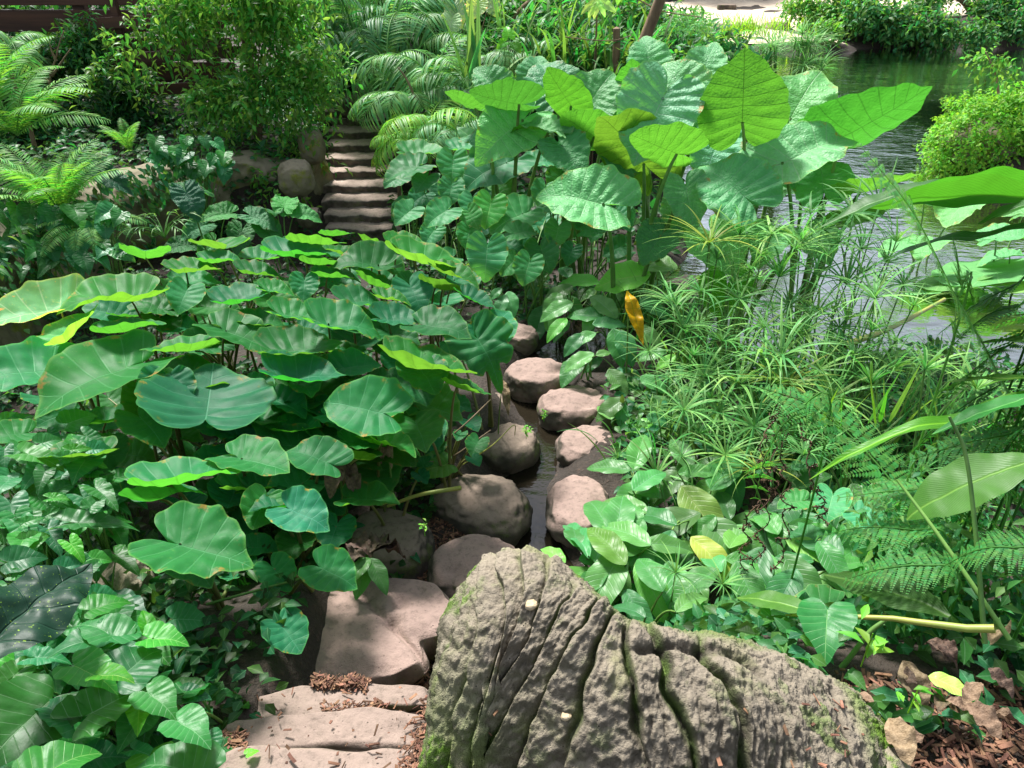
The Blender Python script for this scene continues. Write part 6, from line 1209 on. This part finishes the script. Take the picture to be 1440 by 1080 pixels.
for k, (a, b, y, r, mt, lf, lb) in enumerate(bb):
    bush('thicket_bush', lb, 'bush', [blob(a, b, y, r, 1.0), blob(a + r * .5, b + r * .5, y, r * .7), blob(a - r * .5, b + r * .6, y, r * .7)], int(150 + r * 5), lf, mt, GB, seed=100 + k, shell=.3, nb=2, per=7, wr=.17, down=.2)
for (a, b, y, n, L, W, mt, lb) in [(800, 70, 8.2, 70, .7, .016, 'grass', 'bamboo-like tuft with long drooping leaves left of the cut trunks'), (870, 75, 8.3, 70, .75, .016, 'grass', 'bamboo-like tuft between the trunks'), (915, 80, 8.2, 60, .6, .014, 'grass', 'bamboo-like tuft right of the thick trunk'), (760, 50, 9, 60, .8, .018, 'palm', 'strap-leaved tuft behind the lime leaves'), (735, 45, 9.2, 60, .7, .016, 'palm', 'dark strap-leaved tuft beside the bleached leaves'), (990, 100, 7.8, 50, .5, .012, 'grass', 'grass tuft under the feathery grey-green shrub'), (845, 40, 9.2, 60, .9, .016, 'grass', 'tall bamboo-like tuft under the cream leaves'), (905, 110, 7.2, 60, .45, .01, 'grass', 'grass tuft just behind the elephant ears')]:
    c = at(a, b + 25, y=y); tuft('long_leaf_tuft', lb, 'leafy plant', (c[0], c[1], c[2]), n, L, W, mt, group='long-leaved tufts of the background thicket', rad=.25, el=(.7, 1.5), bend=(.6, 2.2))
# hanging curtain of thin leaves
rr = np.random.default_rng(8); n = 420; c = at(455, 60, y=8.8); B = np.stack([rr.normal(0, .28, n), rr.normal(0, .2, n), rr.uniform(.2, 1.1, n)], -1)
V_, F_, U_ = blades(B, rr.uniform(0, 2 * PI, n), rr.uniform(-1.5, -1.0, n), rr.uniform(.5, 1.1, n), .006, rr.uniform(-.1, .4, n), 5); A_ = Acc(); A_.add(V_, None, F_, U_)
for k in range(7): tube(A_, [(rr.normal(0, .2), rr.normal(0, .1), -1.0), (rr.normal(0, .2), 0, .2), (rr.normal(0, .2), 0, 1.4)], .012, 5)
tag(link('weeping_bamboo', A_.mesh('weeping_bamboo', M['palm']), loc=c), 'dark curtain of weeping thin bamboo leaves above the stair', 'bamboo').color = (.45, .6, .5, 1)
# trunks and bare branch
def trunk(label, pts, y, r0, r1, mat='bark', name='tree_trunk', cat='trunk'):
    w3 = [at(a, b, y=y) for a, b in pts]; z0 = gz(w3[0][0], w3[0][1]); w3 = [np.array([w3[0][0], w3[0][1], min(z0, w3[0][2]) - .05])] + w3
    solo_tube(name, label, cat, w3, r0, r1, mat)
trunk('leaning brown cut trunk rising to the top edge behind the elephant ears', [(890, 100), (905, 60), (932, -10)], 7.6, .065, .05)
trunk('dark upright broken trunk left of the leaning trunk', [(866, 90), (867, 40)], 8.0, .04, .035)
trunk('thin brown trunk slanting behind the bleached leaves at the top', [(725, 30), (760, -8)], 9.6, .05, .04)
solo_tube('bare_branch', 'thin bare branch hanging level in front of the cut trunks', 'branch', [at(795, 52, y=7.6), at(830, 56, y=7.6), at(862, 57, y=7.6), at(888, 50, y=7.6)], .005, .004, 'bark')
solo_tube('bare_branch', 'thin pale twig slanting down to the feathery shrub', 'branch', [at(890, -5, y=7.6), at(930, 15, y=7.7), at(985, 24, y=7.9)], .007, .004, 'dry')
# feathery grey-green shrub & water-side tufts
bush('feathery_shrub', 'fine feathery grey-green shrub at the left shore of the pond', 'shrub', [blob(968, 62, 8.6, 40, .95), blob(985, 82, 8.4, 32), blob(945, 78, 8.5, 28)], 900, .05, 'sedge', seed=9, per=10, wr=.12, shell=.5, down=-.1, nb=3)
c = at(1113, 100, y=8.6); root = thing('papyrus_clump', 'dome-shaped papyrus clump standing in the pond behind the tallest elephant ear', 'papyrus', (c[0], c[1], -.1))
rr = np.random.default_rng(4)
for k in range(30):
    an, rd = rr.uniform(0, 2 * PI), rr.uniform(.0, .34); H = np.array([math.cos(an) * rd * 1.3, math.sin(an) * rd, c[2] + .1 + (.36 - rd) * 1.0 + rr.uniform(-.1, .1)])
    a_c = Acc(); tube(a_c, bez(H * [.15, .15, 0], H * [.5, .5, .6], H, 6), .006, 5, False); link('stem', a_c.mesh('stem', M['stem']), parent=root); o = link('umbel', random.choice(UMB), parent=root, loc=H); o.scale = (.95,) * 3; o.rotation_euler = (rr.uniform(-.5, .5), rr.uniform(-.5, .5), rr.uniform(0, 6))
# ================================================================== POND : floating leaves, mound, far bank
LT = []
for (a, b, L, az, e, z, kd, lb) in [(1352, 290, 62, 250, 22, .42, 'alo', None), (1400, 335, 66, 10, 20, .38, 'alo', None), (1300, 275, 55, 200, 24, .45, 'alo', None), (1385, 385, 88, 10, 15, .12, 'lotus', None), (1345, 398, 60, 180, 14, .08, 'lotus', None), (1435, 400, 60, 10, 15, .14, 'lotus', None), (1270, 345, 44, 210, 24, .3, 'alo', None), (1310, 340, 55, 250, 22, .3, 'alo', None),
                                    (1300, 412, 30, 180, 8, .04, 'lotus', None), (1440, 300, 60, 20, 18, .35, 'alo', None), (1420, 360, 50, 200, 14, .2, 'alo', None)]:
    LT.append(L1(a, b, L * .82, az, e, 0, kd, z=z, col=(1.3, 1.15, 1.2) if kd == 'alo' else (1.1, 1.05, .9), w=1.05))
assign(LT, [(1310, 290, 'pale pond plant with upright veined leaves nearest the giant elephant ears'), (1385, 310, 'pale pond plant with large veined leaves under the glossy strap leaves'), (1365, 390, 'water plant with round pale green leaves floating on the bright water'), (1445, 390, 'water plant with a round leaf cut by the right edge')], 'water_plant', 'water plant', 'pale leaved plants in the pond', rad=.008, zb=-.3)
mc = at(1405, 185, y=8.9); mr = 105 * mpp(mc)
root = thing('mound_shrub', 'rounded bright green mound shrub standing in the pond at the right edge', 'shrub', (mc[0], mc[1], 0)); o3 = np.array([mc[0], mc[1], 0])
mz = mc[2]
link('crown', cloud_mesh('crown', [(np.array([0, 0, mz - .10]), (mr, mr * .8, .55), 8), (np.array([mr * .25, 0, mz + .05]), (mr * .65, mr * .6, .55), 4), (np.array([mr * .6, -.1, mz - .1]), (mr * .6, mr * .5, .5), 2)], 4200, .050, M['mound'], seed=3, per=7, shell=.72, down=.25, wr=.26), parent=root)
V, F = rock_shape(mr * .72, mr * .55, .34, 77, .7, .12, 5); link('base_rock', mk('base_rock', V + [0, 0, mz - .12], F, mat=M['wall']), parent=root)
root = thing('leafy_sapling', 'small sapling with lime leaves and a pale feathery tip rising from the mound shrub', 'sapling', at(1405, 130, y=8.6)); o3 = np.array(root.location)
branch(root, (0, 0, 0), [(0, 0, 0), at(1398, 95, y=8.6) - o3, at(1386, 72, y=8.6) - o3], .014, .006, 'dry', 'stem')
link('crown', cloud_mesh('crown', [(at(1395, 80, y=8.6) - o3, (.14, .12, .07), 3), (at(1425, 85, y=8.6) - o3, (.14, .12, .05), 2), (at(1385, 98, y=8.6) - o3, (.10, .1, .04), 1)], 40, .08, M['shrub'], seed=8, per=6, shell=.3), parent=root)
# far bank rocks
GF = 'rocks edging the far bank'
fr = [(1010, 50, 30, 'low grassy rock at the left end of the far bank'), (1045, 48, 26, 'low rock under the yellow-green grass of the far bank'), (1160, 47, 34, 'tan rock at the left end of the shaded bank edge'), (1200, 50, 40, 'dark rock below the left drooping bush of the far bank'), (1245, 50, 38, 'dark bank rock right of the drooping bush'), (1290, 50, 44, 'broad dark bank rock below the low path'), (1335, 50, 42, 'dark rounded bank rock left of the twisted tree'), (1380, 50, 44, 'dark bank rock below the twisted tree'), (1425, 50, 44, 'dark bank rock at the right edge'), (1090, 48, 26, 'small rock where the sand meets the water')]
for k, (a, b, w_, lb) in enumerate(fr):
    c = at(a, b + 4, z=.05); r = w_ * mpp(c) * 1.0
    V, F = rock_shape(r, r * .7, .62 if a > 1150 else .35, 80 + k, .8, .16, 4); tag(link('bank_rock', mk('bank_rock', V, F, mat=M['stonedark']), loc=(c[0], c[1] + .1, .1)), lb, 'rock', GF)
for (a, b, w_, lb) in ((1022, 8, 26, 'flat grey stone seat on the sand of the far bank'), (1330, 14, 20, 'dark low stump on the far bank path'), (1180, 2, 16, 'small flat stone on the sand behind the far bushes')):
    c = at(a, b, z=.5); c[2] = gz(c[0], c[1]) + .08; r = w_ * mpp(c) / 2; V, F = rock_shape(r, r * .8, .16, a % 50, .6, .05, 4, .5); tag(link('flat_stone', mk('flat_stone', V, F, mat=M['stonedark']), loc=c), lb, 'stone')
def fb(a, b, z=None):
    """point on the far bank"""
    return at(a, b, z=z)
GFB = 'bushes on the far bank'
for k, (a, b, y, r, lf, mt, lb, n) in enumerate([(1225, 18, 20.6, 34, .16, 'bgleaf', 'drooping leafy bush over the dark rocks of the far bank', 420), (1270, 30, 20.2, 24, .16, 'bgleaf', 'heart-leaved bush hanging to the water from the far bank', 260), (1180, 8, 21.5, 26, .14, 'shrub', 'light green shrub on the sand left of the drooping bush', 300), (1400, 2, 21, 26, .15, 'bgleaf', 'crown of low leaves over the twisted tree', 260), (1430, 28, 20.2, 18, .14, 'bgleaf', 'small bush at the right edge of the far bank', 160), (1130, 5, 22, 22, .14, 'shrub', 'thin light shrub on the sand at the top edge', 180), (1300, 5, 22, 22, .15, 'bgleaf', 'low bush left of the twisted tree on the far bank', 200), (1322, 38, 19.9, 20, .14, 'bgleaf', 'dark bush growing down to the water between the drooping bush and the twisted tree', 220), (1372, 44, 19.8, 15, .13, 'bgleaf', 'small bush at the waterline right under the twisted tree', 150), (1160, 42, 19.7, 13, .12, 'shrub', 'little light shrub at the waterline where the sand ends', 110)]):
    bush('bank_bush', lb, 'bush', [blob(a, b, y, r, .6), blob(a + r * .6, b + r * .2, y - .2, r * .6, .6)], n, lf, mt, GFB, seed=200 + k, shell=.3, per=6, nb=2)
c = at(1043, 40, y=19.6); gc = []
rr = np.random.default_rng(14); n = 500; B = np.stack([rr.normal(0, .7, n), rr.normal(0, .3, n), rr.uniform(-.3, .1, n)], -1); V_, F_, U_ = blades(B, rr.uniform(0, 2 * PI, n), rr.uniform(.6, 1.4, n), .35, .012, .8, 4)
tag(link('bank_grass', mk('bank_grass', V_, [F_], U_, M['mound']), loc=c), 'yellow-green grass at the left end of the far bank', 'grass', kind='stuff').color = (1.5, 1.2, .8, 1)
c = at(1368, 30, y=21.5); z0 = gz(c[0], c[1]); root = thing('twisted_tree', 'low twisted dark tree spreading level branches on the far bank', 'tree', (c[0], c[1], z0)); o3 = np.array([c[0], c[1], z0])
for pts, r_ in (([(1372, 24), (1362, 8), (1352, 0), (1335, -6)], .13), ([(1370, 20), (1385, 8), (1410, 2), (1440, -4)], .09), ([(1362, 8), (1378, -4), (1380, -30)], .08)):
    branch(root, (0, 0, 0), [(0, 0, 0)] + [at(a, b, y=21.5) - o3 for a, b in pts[1:]], r_, r_ * .4, 'bark', 'branch')
# trees beyond the far bank (seen as reflections in the pond)
GTR = 'trees beyond the pond'
for k, (x, y, h, r, lb) in enumerate([(5.5, 33, 8, 2.6, 'leftmost tree beyond the pond whose trunk foot stands by the sand'), (11, 35, 9, 3., 'tall tree beyond the sandy path mirrored in the pond'), (16.5, 33, 8, 2.8, 'tree beyond the drooping bush mirrored in the pond'), (22, 36, 9.5, 3.2, 'tree behind the low far bushes mirrored in the pond'), (28, 34, 8.5, 3.0, 'tree behind the twisted tree mirrored in the pond'), (35, 36, 9.5, 3.4, 'rightmost tree beyond the pond'), (14, 41, 11, 4.5, 'second row tree behind the drooping bush'), (26, 43, 11, 4.5, 'second row tree behind the twisted tree'), (38, 31, 8, 3.0, 'tree far to the right beyond the dark bank rocks'), (1, 35, 9, 4.2, 'tree beyond the far left shore')]):
    z0 = gz(x, y); root = thing('shade_tree', lb, 'tree', (x, y, z0), GTR)
    branch(root, (0, 0, 0), [(0, 0, 0), (.2, 0, h * .4), (.0, .1, h * .75)], .22, .08, 'bark', 'trunk')
    link('crown', cloud_mesh('crown', [(np.array([0, 0, h * .62]), (r, r, h * .38), 5), (np.array([r * .6, -.3, h * .45]), (r * .7, r * .7, h * .26), 3), (np.array([-r * .6, .3, h * .42]), (r * .7, r * .7, h * .26), 3)], 1100, .34, M['shrubdark'], seed=300 + k, per=7, shell=.3, wr=.26), parent=root)

wood = cloud_mesh('added_far_wood', [(np.array([x_, 46 + 1.5 * math.sin(x_), 4.0 + .8 * math.sin(x_ * 1.7)]), (5.5, 3, 4.6), 1) for x_ in range(-14, 66, 6)], 5200, .62, M['shrubdark'], seed=77, per=7, shell=.5, wr=.28)  # foliage mass added out of view so the far water mirrors dark, not sky
tag(link('added_far_wood', wood), 'unseen mass of trees added beyond the pond to darken its reflections', 'woodland', kind='stuff')
# ================================================================== WORLD, SUN, CAMERA
sc = bpy.context.scene
w = bpy.data.worlds.new('World'); sc.world = w; w.use_nodes = True
nt = w.node_tree; bg = nt.nodes['Background']; sky = nt.nodes.new('ShaderNodeTexSky'); sky.sky_type = 'NISHITA'; sky.sun_disc = False
SUN_EL, SUN_AZ = math.radians(56), math.radians(-28)      # azimuth from +Y (behind the scene), negative = left
sky.sun_elevation = SUN_EL; sky.sun_rotation = SUN_AZ; sky.air_density = 1.0; sky.dust_density = 2.0; sky.ozone_density = 1.0
hs = nt.nodes.new('ShaderNodeHueSaturation'); hs.inputs['Saturation'].default_value = .5; nt.links.new(sky.outputs[0], hs.inputs['Color']); nt.links.new(hs.outputs[0], bg.inputs[0]); bg.inputs[1].default_value = .095
ld = bpy.data.lights.new('sun', 'SUN'); ld.energy = 4.0; ld.angle = math.radians(10); ld.color = (1.0, .97, .93)
lo = bpy.data.objects.new('sun', ld); C.objects.link(lo)
dv = Vector((math.sin(SUN_AZ) * math.cos(SUN_EL), math.cos(SUN_AZ) * math.cos(SUN_EL), math.sin(SUN_EL)))
lo.rotation_euler = dv.to_track_quat('Z', 'Y').to_euler(); lo.location = (0, 0, 12)
cd = bpy.data.cameras.new('camera'); co_ = bpy.data.objects.new('camera', cd); C.objects.link(co_); sc.camera = co_
cd.sensor_width = 36; cd.lens = FPX / 1440 * 36; cd.clip_end = 400; cd.clip_start = .05
co_.location = (0, 0, CAMZ); co_.rotation_euler = (PI / 2 - PITCH, 0, 0)
sc.view_settings.view_transform = 'Standard'; sc.view_settings.look = 'None'; sc.view_settings.exposure = 1.32; sc.view_settings.gamma = 1
sc.cycles.max_bounces = 8; sc.cycles.transmission_bounces = 6; sc.cycles.diffuse_bounces = 4; sc.cycles.glossy_bounces = 3
sc.cycles.use_denoising = True
